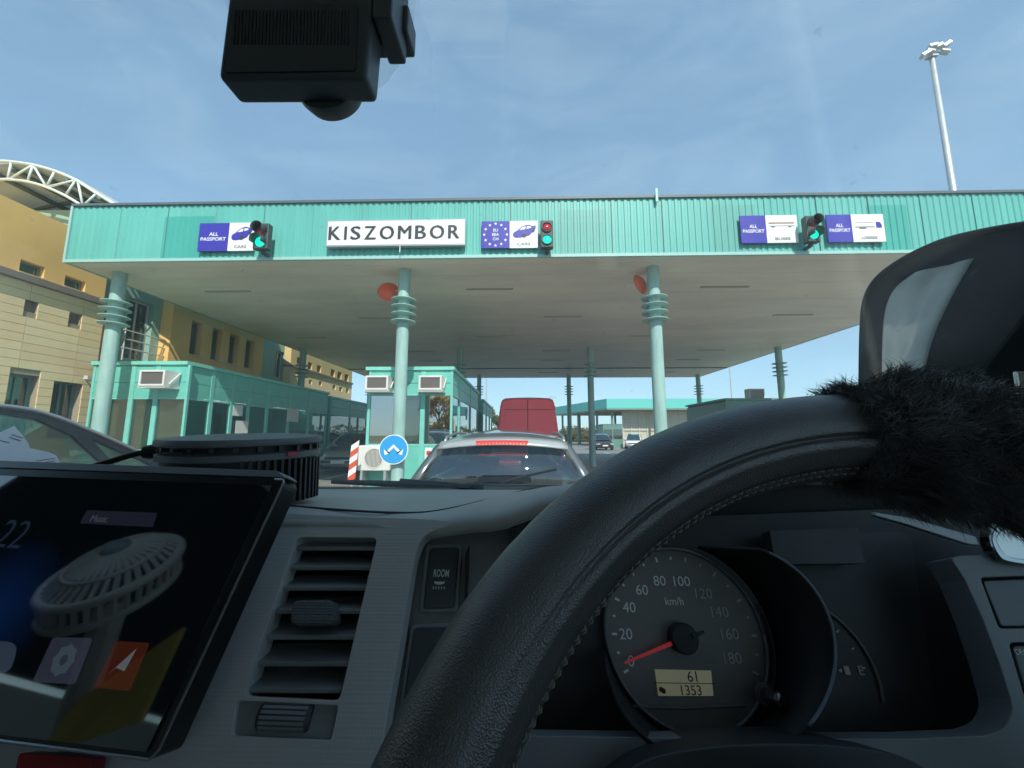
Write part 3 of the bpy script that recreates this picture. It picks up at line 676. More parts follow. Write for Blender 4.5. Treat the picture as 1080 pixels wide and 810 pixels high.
kiosk('passport_booth', 'turquoise booth second in line behind the booth with two air conditioners', BX0, BX1, 17.2, 22.6, zb1 - 0.1,
      [(BX0, -2.7, 'mirror'), (-2.7, BX1, 'mirror')], [(17.2, 19.0, 'win'), (19.0, 20.9, 'win'), (20.9, 22.6, 'win')])
PX1 = atY(197.5, 381, 9.0).x; zp = atY(197.5, 381, 9.0).z
pe = [atY(p, 420, 9.0).x for p in (112, 138, 164, 197.5)]
py_ = [9.0] + [atX(p, 430, PX1).y for p in (222, 244, 262, 282, 305, 326, 344)]
pav = kiosk('customs_kiosk', 'long turquoise glazed kiosk below the ochre wall, left of the lanes', -10.3, PX1, 9.0, py_[-1] + 0.1, zp,
      [(-10.3, pe[1], 'back_sheet'), (pe[1], pe[2], 'back_sheet'), (pe[2], pe[3], 'back_sheet')],
      [(9.0, py_[1], 'win'), (py_[1], py_[2], 'win'), (py_[2], py_[3], 'win'), (py_[3], py_[4], 'win'), (py_[4], py_[5], 'win'), (py_[5], py_[6], 'win'), (py_[6], py_[7] + 0.1, 'win')], zw=2.3, zs=1.1)
kiosk('customs_kiosk', 'dark teal kiosk second in the row under the left canopy edge', -10.3, PX1 - 0.05, 16.2, 24.0, zp - 0.12,
      [(-10.3, -9.0, 'win'), (-9.0, PX1 - 0.05, 'win')], [(16.2, 18.2, 'win'), (18.2, 20.2, 'win'), (20.2, 22.2, 'win'), (22.2, 24.0, 'win')], zw=2.3, zs=1.1)
# fluorescent tubes that are on inside the customs kiosk
M_fl = pm('lit_tube', (0.9, 0.9, 0.9), 0.4, emit=((0.95, 1.0, 0.97), 4.0))
for px in (232, 252, 300, 318):
    yy = atX(px, 409, PX1 - 0.9).y
    MB().box(PX1 - 0.95, PX1 - 0.90, yy - 0.5, yy + 0.5, 2.42, 2.46).build('ceiling_tube', M_fl, pav)
M_paper = pm('white_paper', (0.75, 0.75, 0.72), 0.7)
for px, py, w_, h_ in ((251, 433, 0.38, 0.3), (255, 451, 0.5, 0.38), (309, 438, 0.7, 0.45)):
    b = atX(px, py, PX1 + 0.016)
    MB().box(PX1 + 0.014, PX1 + 0.018, b.y - w_/2, b.y + w_/2, b.z - h_/2, b.z + h_/2).build('posted_notice', M_paper, pav)
kx = atY(765, 420, 17.3); kb = atX(724, 426, kx.x)
kiosk('side_kiosk', 'low grey-green kiosk with flat roof beyond the steering wheel', kx.x, 12.4, 17.3, kb.y, kx.z,
      [(kx.x, 10.2, 'win'), (10.2, 11.3, 'win'), (11.3, 12.4, 'solid')], [(17.3, 19, 'win'), (19, kb.y, 'win')], pan=M_gk, post=M_gk)
# notice on the booth front
b = atY(452, 481, 9.48)
nt_ = thing('posted_notice', 'small white notice with red print on the booth front panel', 'notice', (b.x, 9.48, b.z - 0.2))
MB().box(b.x - 0.09, b.x + 0.09, 9.476, 9.481, b.z - 0.2, b.z + 0.2).build('sheet', M_paper, nt_)
MB().box(b.x - 0.05, b.x + 0.05, 9.473, 9.475, b.z + 0.02, b.z + 0.12).build('red_emblem', pm('red_ink', (0.5, 0.03, 0.03), 0.6), nt_)

# stickers and sheets on the booth's side windows, a monitor and a door handle
for yy, zz, w_, h_ in ((10.0, 1.7, 0.22, 0.3), (11.3, 1.5, 0.3, 0.22), (12.2, 2.1, 0.25, 0.35)):
    MB().box(BX1 - 0.012, BX1 - 0.008, yy - w_/2, yy + w_/2, zz - h_/2, zz + h_/2).build('window_sheet', M_paper, booth)
MB().box(BX1 - 0.8, BX1 - 0.35, 11.0, 11.05, 1.1, 1.42).build('monitor', M_dark, booth)
MB().tube([(BX1 + 0.014, 13.2, 1.05), (BX1 + 0.06, 13.2, 1.05), (BX1 + 0.06, 13.34, 1.05)], 0.012, 6).build('door_handle', M_frame, booth)
# ---- air conditioners
M_acw = pm('ac_white', (0.70, 0.69, 0.64), 0.45, var=(3, 0.06))
M_acg = pm('ac_grille', (0.22, 0.19, 0.17), 0.6)
def window_ac(lab, x, y, z, w_=0.55, h_=0.345, d=0.40, bracket=True):
    t = thing('window_air_conditioner', lab, 'air conditioner', (x, y, z), 'window air conditioners', local=True)
    k = 0.045
    bevel(plate('casing', [[(-w_/2, -d, 0), (w_/2, -d, 0), (w_/2, -d, h_), (-w_/2, -d, h_)], [(-w_/2 + k, -d, k), (w_/2 - k, -d, k), (w_/2 - k, -d, h_ - k), (-w_/2 + k, -d, h_ - k)]], (0, 0.05, 0), M_acw, t), 0.006)
    MB().box(-w_/2, w_/2, -d + 0.051, 0.0, 0, h_).build('body', M_acw, t)
    g = MB()
    for j in range(14): zz = k + (h_ - 2*k)*(j + 0.5)/14; g.box(-w_/2 + k, w_/2 - k, -d + 0.02, -d + 0.045, zz - 0.005, zz + 0.005)
    g.build('grille_slats', M_acg, t)['kind'] = 'stuff'
    if bracket:
        MB().box(-w_/2 - 0.02, w_/2 + 0.02, -d + 0.02, 0.0, -0.035, -0.002).build('shelf', M_acw, t)
        MB().tube([(w_/2 + 0.03, -d + 0.1, 0.05), (w_/2 + 0.03, -0.02, h_ - 0.02)], 0.015, 6).build('stay', M_acw, t)
    return t
a = atY(402.5, 413, 9.45); window_ac('boxy white air conditioner high on the booth, left of the column', a.x, 9.486, a.z)
a = atY(457, 413, 9.45); window_ac('boxy white air conditioner high on the booth, right of the column', a.x, 9.486, a.z)
a = atY(174, 409, 8.95); window_ac('boxy white air conditioner on the customs kiosk front by the left column', a.x, 8.986, a.z, 0.60, 0.37)
a = atY(799, 420, 17.8); window_ac('white air conditioner standing on the roof of the grey-green kiosk', a.x, 18.2, kx.z + 0.002, 0.68, 0.48, 0.4, False)
c = atY(396, 483, 9.2)
t = thing('outdoor_unit', 'cream outdoor fan unit beside the blue arrow sign', 'air conditioner', (c.x, 9.3, c.z - 0.3))
bevel(MB().box(c.x - 0.40, c.x + 0.36, 9.15, 9.46, c.z - 0.29, c.z + 0.29).build('casing', M_acw, t), 0.02)
MB().lathe([(0.235, 0.0), (0.235, 0.012), (0.21, 0.012), (0.21, 0.0)], (c.x - 0.02, 9.149, c.z), (0, -1, 0), 32).build('fan_ring', M_acw, t)
MB().lathe([(0.205, 0.001), (0.205, 0.002)], (c.x - 0.02, 9.149, c.z), (0, -1, 0), 32).build('fan_opening', pm('fan_shadow', (0.12, 0.11, 0.09), 0.8), t)
g = MB()
for j in range(13): xx = -0.18 + j*0.03; hh = math.sqrt(0.2**2 - xx**2); g.box(c.x - 0.02 + xx - 0.006, c.x - 0.02 + xx + 0.006, 9.135, 9.141, c.z - hh, c.z + hh)
g.build('guard_wires', M_acw, t)['kind'] = 'stuff'
for s in (-0.3, 0.25): MB().box(c.x + s - 0.03, c.x + s + 0.03, 9.15, 9.45, 0.15, c.z - 0.291).build('foot', M_frame, t)
# ---- red and white marker board
a = atY(374.5, 470, 8.6); b = atY(371, 503, 8.6)
t = thing('marker_board', 'narrow leaning red and white striped marker board beside the booth', 'marker board', (b.x, 8.6, 0.15))
u_ = (a - b).normalized(); wv = Vector((0.085, 0, 0)); low = Vector((b.x - (b.z - 0.4)*0.08, 8.6, 0.4)); Ln = (a.z - 0.4)
M_mr = pm('marker_red', (0.65, 0.09, 0.03), 0.45)
for k in range(6):
    p = low.lerp(a, k/6); q = low.lerp(a, (k+1)/6)
    MB().prism([p - wv, p + wv + Vector((0, 0, 0.12)), q + wv + Vector((0, 0, 0.12)), q - wv], (0, 0.02, 0)).build('stripe', M_mr if k % 2 == 0 else M_wink, t)
MB().tube([(low.x, 8.64, 0.15), (low.x, 8.64, 0.6)], 0.03, 8).build('post', M_frame, t)

# ================================================================== FAR STATION WITH TEAL FASCIA
M_far = pm('far_teal_fascia', (0.13, 0.52, 0.46), 0.5)
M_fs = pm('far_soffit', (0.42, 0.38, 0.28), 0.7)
fs = thing('far_border_station', 'distant flat-roofed checkpoint building with turquoise fascia and gridded glazing', 'building', (16, 55, 0))
A = Vector((10.7, 49, 0)); B = Vector((5.4, 64, 0)); C = Vector((40, 49, 0)); D = Vector((40, 66, 0))
ring = [B, A, C, D]
MB().prism([Vector((p.x, p.y, 4.75)) for p in ring], (0, 0, 1.25)).build('roof_fascia', M_far, fs)
MB().prism([Vector((p.x, p.y, 4.62)) + (Vector((21, 57, 0)) - Vector((p.x, p.y, 0)))*0.01 for p in ring], (0, 0, 0.12)).build('soffit', M_fs, fs)
for x_, y_ in ((6.6, 63), (8.4, 58), (10.2, 53), (11.6, 50.2), (13.6, 57), (9.5, 64), (17, 50)):
    MB().tube([(x_, y_, 0), (x_, y_, 4.62)], 0.16, 8).build('column', M_gk, fs)
gx0 = atY(657, 440, 51).x
M_gl = pm('pale_grid_glazing', (0.50, 0.47, 0.36), 0.3, var=(0.8, 0.1))
MB().box(gx0, 30, 51.3, 51.5, 0, 4.6).build('glazed_wall', M_gl, fs)
for k in range(9):
    xx = gx0 + 0.02 + k*1.05
    MB().box(xx - 0.05, xx + 0.05, 51.2, 51.29, 0, 4.6).build('mullion', M_wfl, fs)
for zz in (0.9, 2.1, 3.3, 4.45): MB().box(gx0, 24, 51.16, 51.199, zz - 0.05, zz + 0.05).build('glazing_rail', M_wfl, fs)
kiosk('far_booth', 'small dark green booth under the distant turquoise fascia', atY(636, 450, 44).x, atY(656, 450, 44).x, 44, 47, 2.7,
      [(atY(636, 450, 44).x, atY(646, 450, 44).x, 'win'), (atY(646, 450, 44).x, atY(656, 450, 44).x, 'win')], [(44, 47, 'win')], pan=M_gk, post=M_gk, zs=1.0, zw=2.1, fl=0.0)

# ================================================================== LAMP POSTS, TREES
def lamp(lab, x, y, h, arms):
    t = thing('lamp_post', lab, 'lamp post', (x, y, 0), local=True)
    MB().tube([(0, 0, 0), (0, 0, h)], [0.09, 0.05], 8).build('pole', M_galv, t)
    for s in arms:
        MB().tube([(0, 0, h - 0.05), (s*0.8, 0, h)], 0.03, 6).build('arm', M_galv, t)
        MB().obox((s*1.1, 0, h), Vector((0.32, 0, 0)), Vector((0, 0.14, 0)), Vector((0, 0, 0.06))).build('lamp_head', M_galv, t)
    return t
lamp('slim grey pole standing beyond the booths, left of the red van', atY(513, 420, 38).x, 38, 9.0, (1,))
lamp('slim grey pole beyond the grey-green kiosk at right', atY(772, 420, 36).x, 36, 8.0, (-1,))
lamp('double-headed lamp post behind the viewer, mirrored in the booth window', -11.8, -30, 4.7, (-1, 1))
M_bark = pm('bark', (0.10, 0.075, 0.05), 0.9)
def leafmat(n, c):
    m = pm(n, c, 0.7, var=(3.0, 0.35)); t = m.node_tree; b = t.nodes['Principled BSDF']; o = t.nodes['Material Output']
    tl = t.nodes.new('ShaderNodeBsdfTranslucent'); tl.inputs[0].default_value = (min(1, c[0]*1.6), min(1, c[1]*1.6), c[2]*1.2, 1)
    k = t.nodes.new('ShaderNodeMixShader'); k.inputs[0].default_value = 0.45
    t.links.new(b.outputs[0], k.inputs[1]); t.links.new(tl.outputs[0], k.inputs[2]); t.links.new(k.outputs[0], o.inputs['Surface']); return m
def tree(name, lab, x, y, h, rad, col, n=1400, leaf=0.14, seed=1, base=0.35, group=None):
    rg = random.Random(seed); t = thing(name, lab, 'tree', (x, y, -0.06), group, local=True)
    tr = MB().tube([(0, 0, 0), (0.05*h*0.2, 0, h*0.35), (0, 0.03*h, h*0.8)], [0.035*h*0.6, 0.022*h, 0.008*h], 8)
    cl = []
    for k in range(14):
        a = k*2.4 + rg.random(); hh = h*(base + (1-base)*0.85*rg.random()); rr = rad*(0.45 + 0.5*rg.random())*(1 - 0.5*abs((hh/h - base)/(1-base) - 0.4))
        e = Vector((rr*math.cos(a), rr*math.sin(a), hh)); tr.tube([(0, 0, hh*0.72), e*0.6 + Vector((0, 0, hh*0.35)), e], [0.012*h, 0.008*h, 0.003*h], 5); cl.append((e, rad*(0.25 + 0.22*rg.random())))
    cl.append((Vector((0, 0, h*0.92)), rad*0.35))
    tr.build('trunk', M_bark, t, True)
    cr_ = MB()
    for k in range(n):
        c_, r_ = cl[rg.randrange(len(cl))]
        d = Vector((rg.gauss(0, 1), rg.gauss(0, 1), rg.gauss(0, 0.8))); d = d.normalized()*r_*(rg.random()**0.4)
        p = c_ + d; a = Vector((rg.uniform(-1, 1), rg.uniform(-1, 1), rg.uniform(-1, 1))).normalized(); b_ = a.orthogonal().normalized(); s = leaf*rg.uniform(0.6, 1.3)
        cr_.add([p - a*s, p + b_*s*0.5, p + a*s, p - b_*s*0.5], [(0, 1, 2, 3)])
    cr_.build('crown', leafmat(name + '_leaf' + str(seed), col), t)
    return t
tree('autumn_tree', 'yellow-leaved young tree behind the viewer, mirrored in the right booth window', -8.3, -20, 5.6, 1.7, (0.42, 0.28, 0.05), 3400, 0.14, 5, 0.25)
gt = 'trees and bushes beyond the station'
tx = atY(518, 440, 70).x
tree('leafy_tree', 'pale green tree between the second booth and the red van', atY(517.5, 440, 62).x, 62, 5.6, 2.3, (0.14, 0.17, 0.05), 1600, 0.3, 11, 0.2, gt)
for i, (px, yy, h, rd, c_) in enumerate(((596, 95, 3.2, 3.2, (0.12, 0.12, 0.05)), (606, 110, 3.6, 3.6, (0.10, 0.10, 0.05)), (615, 90, 2.5, 3.0, (0.16, 0.13, 0.06)), (628, 105, 3.4, 3.4, (0.10, 0.11, 0.05)))):
    tree('bush', ('olive bush by the far column left of the distant car', 'darker olive bush rising behind the far column', 'low straw-coloured bush left of the distant car', 'olive bush behind the distant car')[i], atY(px, 450, yy).x, yy, h, rd, c_, 900, 0.35, 20 + i, 0.05, gt)
# bare twiggy shrub seen over the wheel rim at right
tb = tree('bare_tree', 'bare twiggy treetop showing above the steering wheel at right', atY(846, 430, 30).x + 0.3, 30, 4.6, 2.0, (0.16, 0.13, 0.10), 260, 0.10, 31, 0.35, gt)
# far tree belt on the horizon
rg = random.Random(9); mb = MB()
for k in range(5200):
    a = rg.uniform(-1.2, 1.2); d = rg.uniform(300, 360); hh = 3.5 + 4.0*noise.noise(Vector((a*14, 0.3, 0))) + 3.0
    p = Vector((d*math.sin(a), d*math.cos(a), rg.random()**0.8*max(1.5, hh))); s = rg.uniform(0.8, 1.8)
    q = Vector((rg.uniform(-1, 1), rg.uniform(-1, 1), rg.uniform(-1, 1))).normalized(); b_ = q.orthogonal()
    mb.add([p - q*s, p + b_*s*0.7, p + q*s, p - b_*s*0.7], [(0, 1, 2, 3)])
o = mb.build('far_tree_belt', pm('far_leaf', (0.10, 0.11, 0.07), 0.9), None, kind='stuff'); tag(o, 'hazy line of trees along the horizon', 'trees')

# ================================================================== VEHICLES
def paint(n, c, metal=0.3, rough=0.32): return pm('paint_' + n, c, rough, metal=metal, coat=0.8, var=(1.2, 0.05))
M_rub = pm('tyre_rubber', (0.018, 0.018, 0.018), 0.85)
M_rim = pm('alloy', (0.45, 0.46, 0.47), 0.35, metal=0.8)
M_blk = pm('black_trim', (0.012, 0.0125, 0.013), 0.45, spec=0.2)
M_seat = pm('seat_cloth', (0.05, 0.05, 0.055), 0.9)
M_tail = pm('tail_lens', (0.35, 0.012, 0.012), 0.15, coat=0.8)
M_head = pm('head_lens', (0.6, 0.62, 0.64), 0.1, coat=0.8)
M_plate = pm('number_plate_white', (0.75, 0.75, 0.73), 0.4)
M_brk = pm('brake_lamp_lit', (0.5, 0.02, 0.02), 0.25, emit=((1.0, 0.045, 0.03), 1.1))
G_car = glass('car_glass', (0.42, 0.53, 0.55), 0.09)
G_car2 = glass('car_glass_clear', (0.62, 0.70, 0.66), 0.05)
def car(name, lab, loc, rotz, mat, L=4.4, W=1.78, belt=0.98, roofl=None, tags=None, holes=(), stations=None, gl=G_car, tumble=0.28, group='cars at the crossing', bulge=0.10, crown=0.05, fine=True):
    t = thing(name, lab, 'car', loc, group, local=True, rotz=rotz); hw0 = W/2 - 0.06
    st = stations or [(-L/2, 0.42, 0.80, 0.70), (-L/2 + 0.06, 0.30, 0.92, 0.82), (-L/2 + 0.3, 0.24, belt, 0.97), (-L/2 + 0.9, 0.2, belt, 1.0), (0, 0.2, belt - 0.01, 1.0), (L/2 - 1.25, 0.2, belt - 0.03, 1.0), (L/2 - 0.9, 0.22, belt - 0.06, 0.985), (L/2 - 0.35, 0.25, belt - 0.18, 0.93), (L/2 - 0.08, 0.3, belt - 0.33, 0.82), (L/2, 0.4, belt - 0.42, 0.70)]
    rows = []
    for y, zb, zt, k in st:
        h = W/2*k
        half = [(0.0, zb), (h*0.85, zb), (h*0.97, zb + 0.10), (h, zb + (zt-zb)*0.42), (h*0.985, zt - 0.13), (h*0.94, zt - 0.03), (h*0.86, zt), (h*0.4, zt + 0.012), (0.0, zt + 0.016)]
        rows.append([(x, y, z) for x, z in half] + [(-x, y, z) for x, z in reversed(half[1:-1])])
    mb = MB().grid(rows, True); n = len(rows[0])
    mb.f.append(tuple(range(n))); mb.f.append(tuple(len(mb.v) - n + i for i in range(n))); mb.m += [0, 0]
    b = mb.build('body', mat, t, True, sharp=50); 
    def hw(z): return hw0 - max(0, z - belt)*tumble
    P = roofl; U = [math.sin(R(90)*k/9)*1.0 for k in range(-9, 10)]
    U = [k/9 for k in range(-9, 10)]
    body, rw, fw_ = MB(), MB(), MB()
    rws = []
    for i, (y, z) in enumerate(P):
        kk = (tags[i-1] if i > 0 else tags[0], tags[i] if i < len(tags) else tags[-1]); row = []
        for u in U:
            e = 1 - u*u
            dy = (-bulge*e if P[0][0] > y - 1 and i < len(P)/2 and 'r' in kk else (bulge*e if 'f' in kk else 0)); dz = crown*e*(1 if 's' in kk else 0.3)
            row.append((u*(hw(z)), y + dy, z + dz - 0.02*abs(u)**6))
        rws.append(row)
    for i in range(len(P)-1):
        for j in range(len(U)-1):
            q = [rws[i][j], rws[i][j+1], rws[i+1][j+1], rws[i+1][j]]; um = abs(U[j] + U[j+1])/2
            tg = tags[i]; dst = rw if tg == 'r' and um < 0.92 else fw_ if tg == 'f' and um < 0.93 else body
            dst.add(q, [(0, 1, 2, 3)])
    def weld(mb_, nm, m_):
        if not mb_.f: return
        me = bpy.data.meshes.new(nm); me.from_pydata(mb_.v, [], mb_.f); bm = bmesh.new(); bm.from_mesh(me); bmesh.ops.remove_doubles(bm, verts=bm.verts, dist=0.0005); bmesh.ops.recalc_face_normals(bm, faces=bm.faces)
        for f_ in bm.faces: f_.smooth = True
        bm.to_mesh(me); bm.free(); me.set_sharp_from_angle(angle=R(50)); o_ = link(nm, me, m_, t)
        s_ = o_.modifiers.new('t', 'SOLIDIFY'); s_.thickness = 0.015; s_.offset = 0; return o_
    weld(body, 'roof', mat); weld(rw, 'rear_window', gl); weld(fw_, 'windshield', gl)
    for s in (-1, 1):
        def W3(L_, d=0): return [(s*(hw(z) - d), y, z - 0.02) for y, z in L_]
        out = [(y, z) for y, z in P]
        plate('side_frame', [W3(out, 0.004)] + [W3(h, 0.004) for h in holes], (-s*0.03, 0, 0), mat if not fine else M_blk, t)
        for h in holes: plate('side_window', [W3(h, 0.018)], (-s*0.006, 0, 0), gl, t)
        for yy in (-L*0.29, L*0.315):
            wv = MB().lathe([(0.18, 0.0), (0.30, 0.0), (0.315, 0.03), (0.315, 0.17), (0.30, 0.2), (0.18, 0.2)], (s*(W/2 - 0.19), yy, 0.315), (s, 0, 0), 24).build('wheel', M_rub, t, True, sharp=40)
            MB().lathe([(0.02, 0.2), (0.185, 0.19), (0.19, 0.15)], (s*(W/2 - 0.19), yy, 0.315), (s, 0, 0), 16).build('rim', M_rim, wv)
        MB().obox((s*(W/2 - 0.16), -L/2 + 0.12, 0.80), Vector((0.13, 0.0, 0)), Vector((s*0.03, 0.10, 0)), Vector((0, 0, 0.10))).build('tail_lamp', M_tail, t)
        MB().obox((s*(W/2 - 0.26), L/2 - 0.10, 0.60), Vector((0.17, 0, 0)), Vector((-s*0.06, 0.09, 0)), Vector((0, 0.02, 0.065))).build('headlight', M_head, t)
        mm = MB().lathe([(0.02, -0.06), (0.07, -0.05), (0.085, 0.0), (0.06, 0.05), (0.02, 0.07)], (s*(W/2 + 0.10), L/2 - 1.65, belt + 0.06), (0, 1, 0), 14).build('door_mirror', mat, t, True)
        sx = MB()
        for yy in (0.25, -0.75): sx.box(s*0.38 - 0.22, s*0.38 + 0.22, yy - 0.08, yy + 0.08, 0.4, belt + 0.13)
        bevel(sx.build('seat_back', M_seat, t), 0.04); hx = MB()
        for yy in (0.22, -0.78): hx.box(s*0.38 - 0.12, s*0.38 + 0.12, yy - 0.05, yy + 0.05, belt + 0.16, belt + 0.34)
        bevel(hx.build('headrest', M_seat, t), 0.04)
    MB().box(-0.26, 0.26, -L/2 - 0.012, -L/2 + 0.02, 0.62, 0.74).build('number_plate', M_plate, t)
    MB().box(-0.26, 0.26, L/2 - 0.005, L/2 + 0.02, 0.40, 0.51).build('number_plate', M_plate, t)
    MB().box(-0.5, 0.5, L/2 - 0.03, L/2 + 0.008, 0.55, 0.64).build('grille', M_blk, t)
    MB().box(-W/2*0.85, W/2*0.85, L/2 - 1.55, L/2 - 1.2, belt - 0.28, belt - 0.045).build('dash_top', M_blk, t)
    return t
# --- grey estate car straight ahead
M_sil = paint('silver_grey', (0.15, 0.17, 0.18), 0.45)
wl = [(-2.16, 1.03), (-2.03, 1.20), (-1.90, 1.335), (-1.84, 1.372), (-1.5, 1.412), (-0.9, 1.45), (-0.1, 1.462), (0.45, 1.42), (0.9, 1.22), (1.32, 0.99)]
wt = ['r', 'r', 's', 's', 's', 's', 's', 'f', 'f']
wg = car('estate_car', 'silver-grey estate car waiting straight ahead with brake light lit', (-0.175, 5.58, 0), 0, M_sil, 4.62, 1.80, 1.0, wl, wt,
    holes=[[(-1.78, 1.08), (-1.66, 1.27), (-1.05, 1.345), (-1.05, 1.06)], [(-0.98, 1.06), (-0.98, 1.35), (-0.05, 1.37), (-0.05, 1.05)], [(0.03, 1.05), (0.03, 1.365), (0.40, 1.34), (0.98, 1.06)]], bulge=0.12, tumble=0.55, crown=0.055)
rows = []
for y, z in ((-1.99, 1.318), (-1.985, 1.338), (-1.80, 1.392), (-1.75, 1.38)):
    rows.append([(u/8*0.60, y - 0.10*(1 - (u/8)**2), z + 0.045*(1 - (u/8)**2)) for u in range(-8, 9)])
sp = MB().grid(rows).build('roof_spoiler', paint('silver_edge', (0.50, 0.51, 0.50), 0.4), wg, True); s_ = sp.modifiers.new('t', 'SOLIDIFY'); s_.thickness = 0.012
ng = 15
for k in range(ng):
    u = (k - (ng-1)/2)/((ng-1)/2)*0.215
    MB().obox((u, -2.082 + 0.28*u*u*0.6, 1.338 + 0.045 - 0.08*u*u), Vector((0.0125, 0, 0)), Vector((0, 0.01, 0)), Vector((0, 0, 0.0125))).build('brake_light_element', M_brk, wg)
MB().grid([[(u/6*0.235, -2.072 + 0.28*(u/6*0.235)**2*0.6, 1.362 - 0.08*(u/6*0.235)**2 + dz) for u in range(-6, 7)] for dz in (0.0, 0.042)]).build('brake_light_housing', M_tail, wg).modifiers.new('t', 'SOLIDIFY').thickness = 0.012
for s in (-1, 1):
    MB().tube([(s*0.60, -1.62, 1.385), (s*0.605, -1.5, 1.43), (s*0.61, -0.9, 1.475), (s*0.61, 0.0, 1.48), (s*0.60, 0.3, 1.44)], 0.016, 8).build('roof_rail', M_rim, wg, True)
MB().tube([(0.0, -2.29, 1.06), (0.25, -2.245, 1.12), (0.47, -2.16, 1.16)], 0.012, 6).build('rear_wiper', M_blk, wg)
MB().box(-0.14, 0.14, 0.50, 0.52, 1.28, 1.34).build('rear_view_mirror', M_blk, wg)
# --- red high-roof van
M_red = pm('paint_red', (0.88, 0.075, 0.09), 0.55, coat=0.15, var=(1.5, 0.06))
M_redd = pm('red_door_seam', (0.10, 0.01, 0.012), 0.6)
VX, VY = atY(556.5, 430, 11.5).x, 11.5
rv = thing('panel_van', 'red high-roof panel van waiting beyond the grey estate car', 'van', (VX, VY + 2.6, 0), local=True)
half = [(0.93, 0.35), (0.95, 0.9), (0.935, 1.3), (0.90, 1.7), (0.845, 2.15), (0.80, 2.42), (0.755, 2.51), (0.66, 2.555), (0.3, 2.575), (0, 2.58)]
sec = [(x, z) for x, z in half] + [(-x, z) for x, z in reversed(half[:-1])]
def vsec(y, k, dz=0): return [(x*k, y, 0.35 + (z - 0.35)*k + dz) for x, z in sec]
mb = MB().grid([vsec(-2.57, 0.965, 0.02), vsec(-2.50, 0.99), vsec(-2.4, 1.0), vsec(1.4, 1.0)], True); n = len(sec)
mb.f += [tuple(range(n)), tuple(3*n + i for i in range(n))]; mb.m += [0, 0]
mb.build('body', M_red, rv, True, sharp=40)
for s in (-1, 1):
    D_ = [(x*0.94*s, -2.572, 0.36 + (z - 0.35)*0.965) for x, z in half[:-1]] + [(0.011*s, -2.572, 2.50), (0.011*s, -2.572, 0.5)]
    d_ = plate('rear_door', [D_], (0, -0.022, 0), M_red, rv, 0.008)
    pn = plate('door_panel', [[(s*0.07, -2.596, 1.50), (s*0.70, -2.596, 1.50), (s*0.655, -2.596, 2.16), (s*0.07, -2.596, 2.16)]], (0, -0.010, 0), M_red, d_, 0.006)
    MB().box(*(sorted((s*0.03, s*0.73))), -2.612, -2.595, 2.205, 2.235).build('door_crease', M_red, d_)
    for zz in (1.1, 1.75, 2.2): MB().tube([(s*0.80*1.0, -2.60, zz), (s*0.80, -2.60, zz + 0.10)], 0.018, 6).build('hinge', M_red, d_)
    MB().box(s*0.78 - 0.05, s*0.78 + 0.05, -2.62, -2.594, 0.75, 1.2).build('tail_lamp', M_tail, rv)
    for yy in (-1.6, 1.7): MB().lathe([(0.1, 0), (0.33, 0), (0.34, 0.1), (0.33, 0.22), (0.1, 0.22)], (s*0.73, yy, 0.34), (s, 0, 0), 20).build('wheel', M_rub, rv)
MB().box(-0.05, 0.05, -2.625, -2.594, 1.42, 1.52).build('door_handle', M_redd, rv)
MB().box(-0.70, 0.70, -2.6055, -2.5945, 2.192, 2.204).build('door_groove', M_redd, rv)
MB().box(-0.0105, 0.0105, -2.5755, -2.572, 0.6, 2.48).build('door_gap', M_redd, rv)
MB().box(-0.16, 0.16, -2.60, -2.57, 2.505, 2.535).build('high_brake_lamp', M_tail, rv)
MB().prism([(-0.9, 1.402, 0.35), (-0.9, 2.5, 0.35), (-0.9, 2.5, 0.95), (-0.9, 2.1, 1.2), (-0.9, 1.402, 2.3)], (1.8, 0, 0)).build('cab', M_red, rv)
MB().box(-0.26, 0.26, -2.61, -2.595, 0.6, 0.72).build('number_plate', M_plate, rv)
# --- other cars
cl = [(-2.08, 0.99), (-1.9, 1.28), (-1.68, 1.50), (-1.2, 1.575), (-0.5, 1.61), (0.05, 1.605), (0.32, 1.57), (0.62, 1.44), (0.95, 1.27), (1.45, 0.98)]
ct = ['r', 'r', 's', 's', 's', 's', 'f', 'f', 'f']
chol = [[(-1.80, 1.06), (-1.62, 1.38), (-1.05, 1.48), (-1.05, 1.05)], [(-0.97, 1.05), (-0.97, 1.485), (-0.62, 1.505), (-0.40, 1.50), (-0.40, 1.04)], [(-0.31, 1.04), (-0.31, 1.505), (0.0, 1.50), (0.22, 1.46), (0.45, 1.34), (0.70, 1.10), (0.74, 1.03)], [(0.55, 1.375), (0.80, 1.06), (1.10, 1.05), (0.86, 1.22)]]
M_dgrey = paint('dark_graphite', (0.055, 0.06, 0.068), 0.5)
chol2 = [chol[0], [(-0.97, 1.05), (-0.97, 1.53), (-0.62, 1.555), (-0.40, 1.56), (-0.40, 1.04)], [(-0.32, 1.04), (-0.32, 1.578), (0.04, 1.575), (0.28, 1.538), (0.46, 1.44), (0.62, 1.25), (0.70, 1.03)], [(0.57, 1.415), (0.90, 1.25), (1.28, 1.03), (0.80, 1.03), (0.69, 1.25)]]
lc_ = car('family_car', 'dark graphite car in the next lane, seen past the papers at left', (-3.68, 2.06, 0.03), 0, M_dgrey, 4.4, 1.80, 1.0, cl, ct, chol2, gl=G_car2)
for s_ in (-1, 1):
    MB().tube(smooth_curve([(s_*(0.84 - max(0, z - 1.0)*0.28 + 0.002), y, z - 0.012) for y, z in cl[1:]], 4), 0.011, 6).build('roof_trim', M_rim, lc_, True)
M_slv = paint('silver', (0.48, 0.48, 0.47), 0.4)
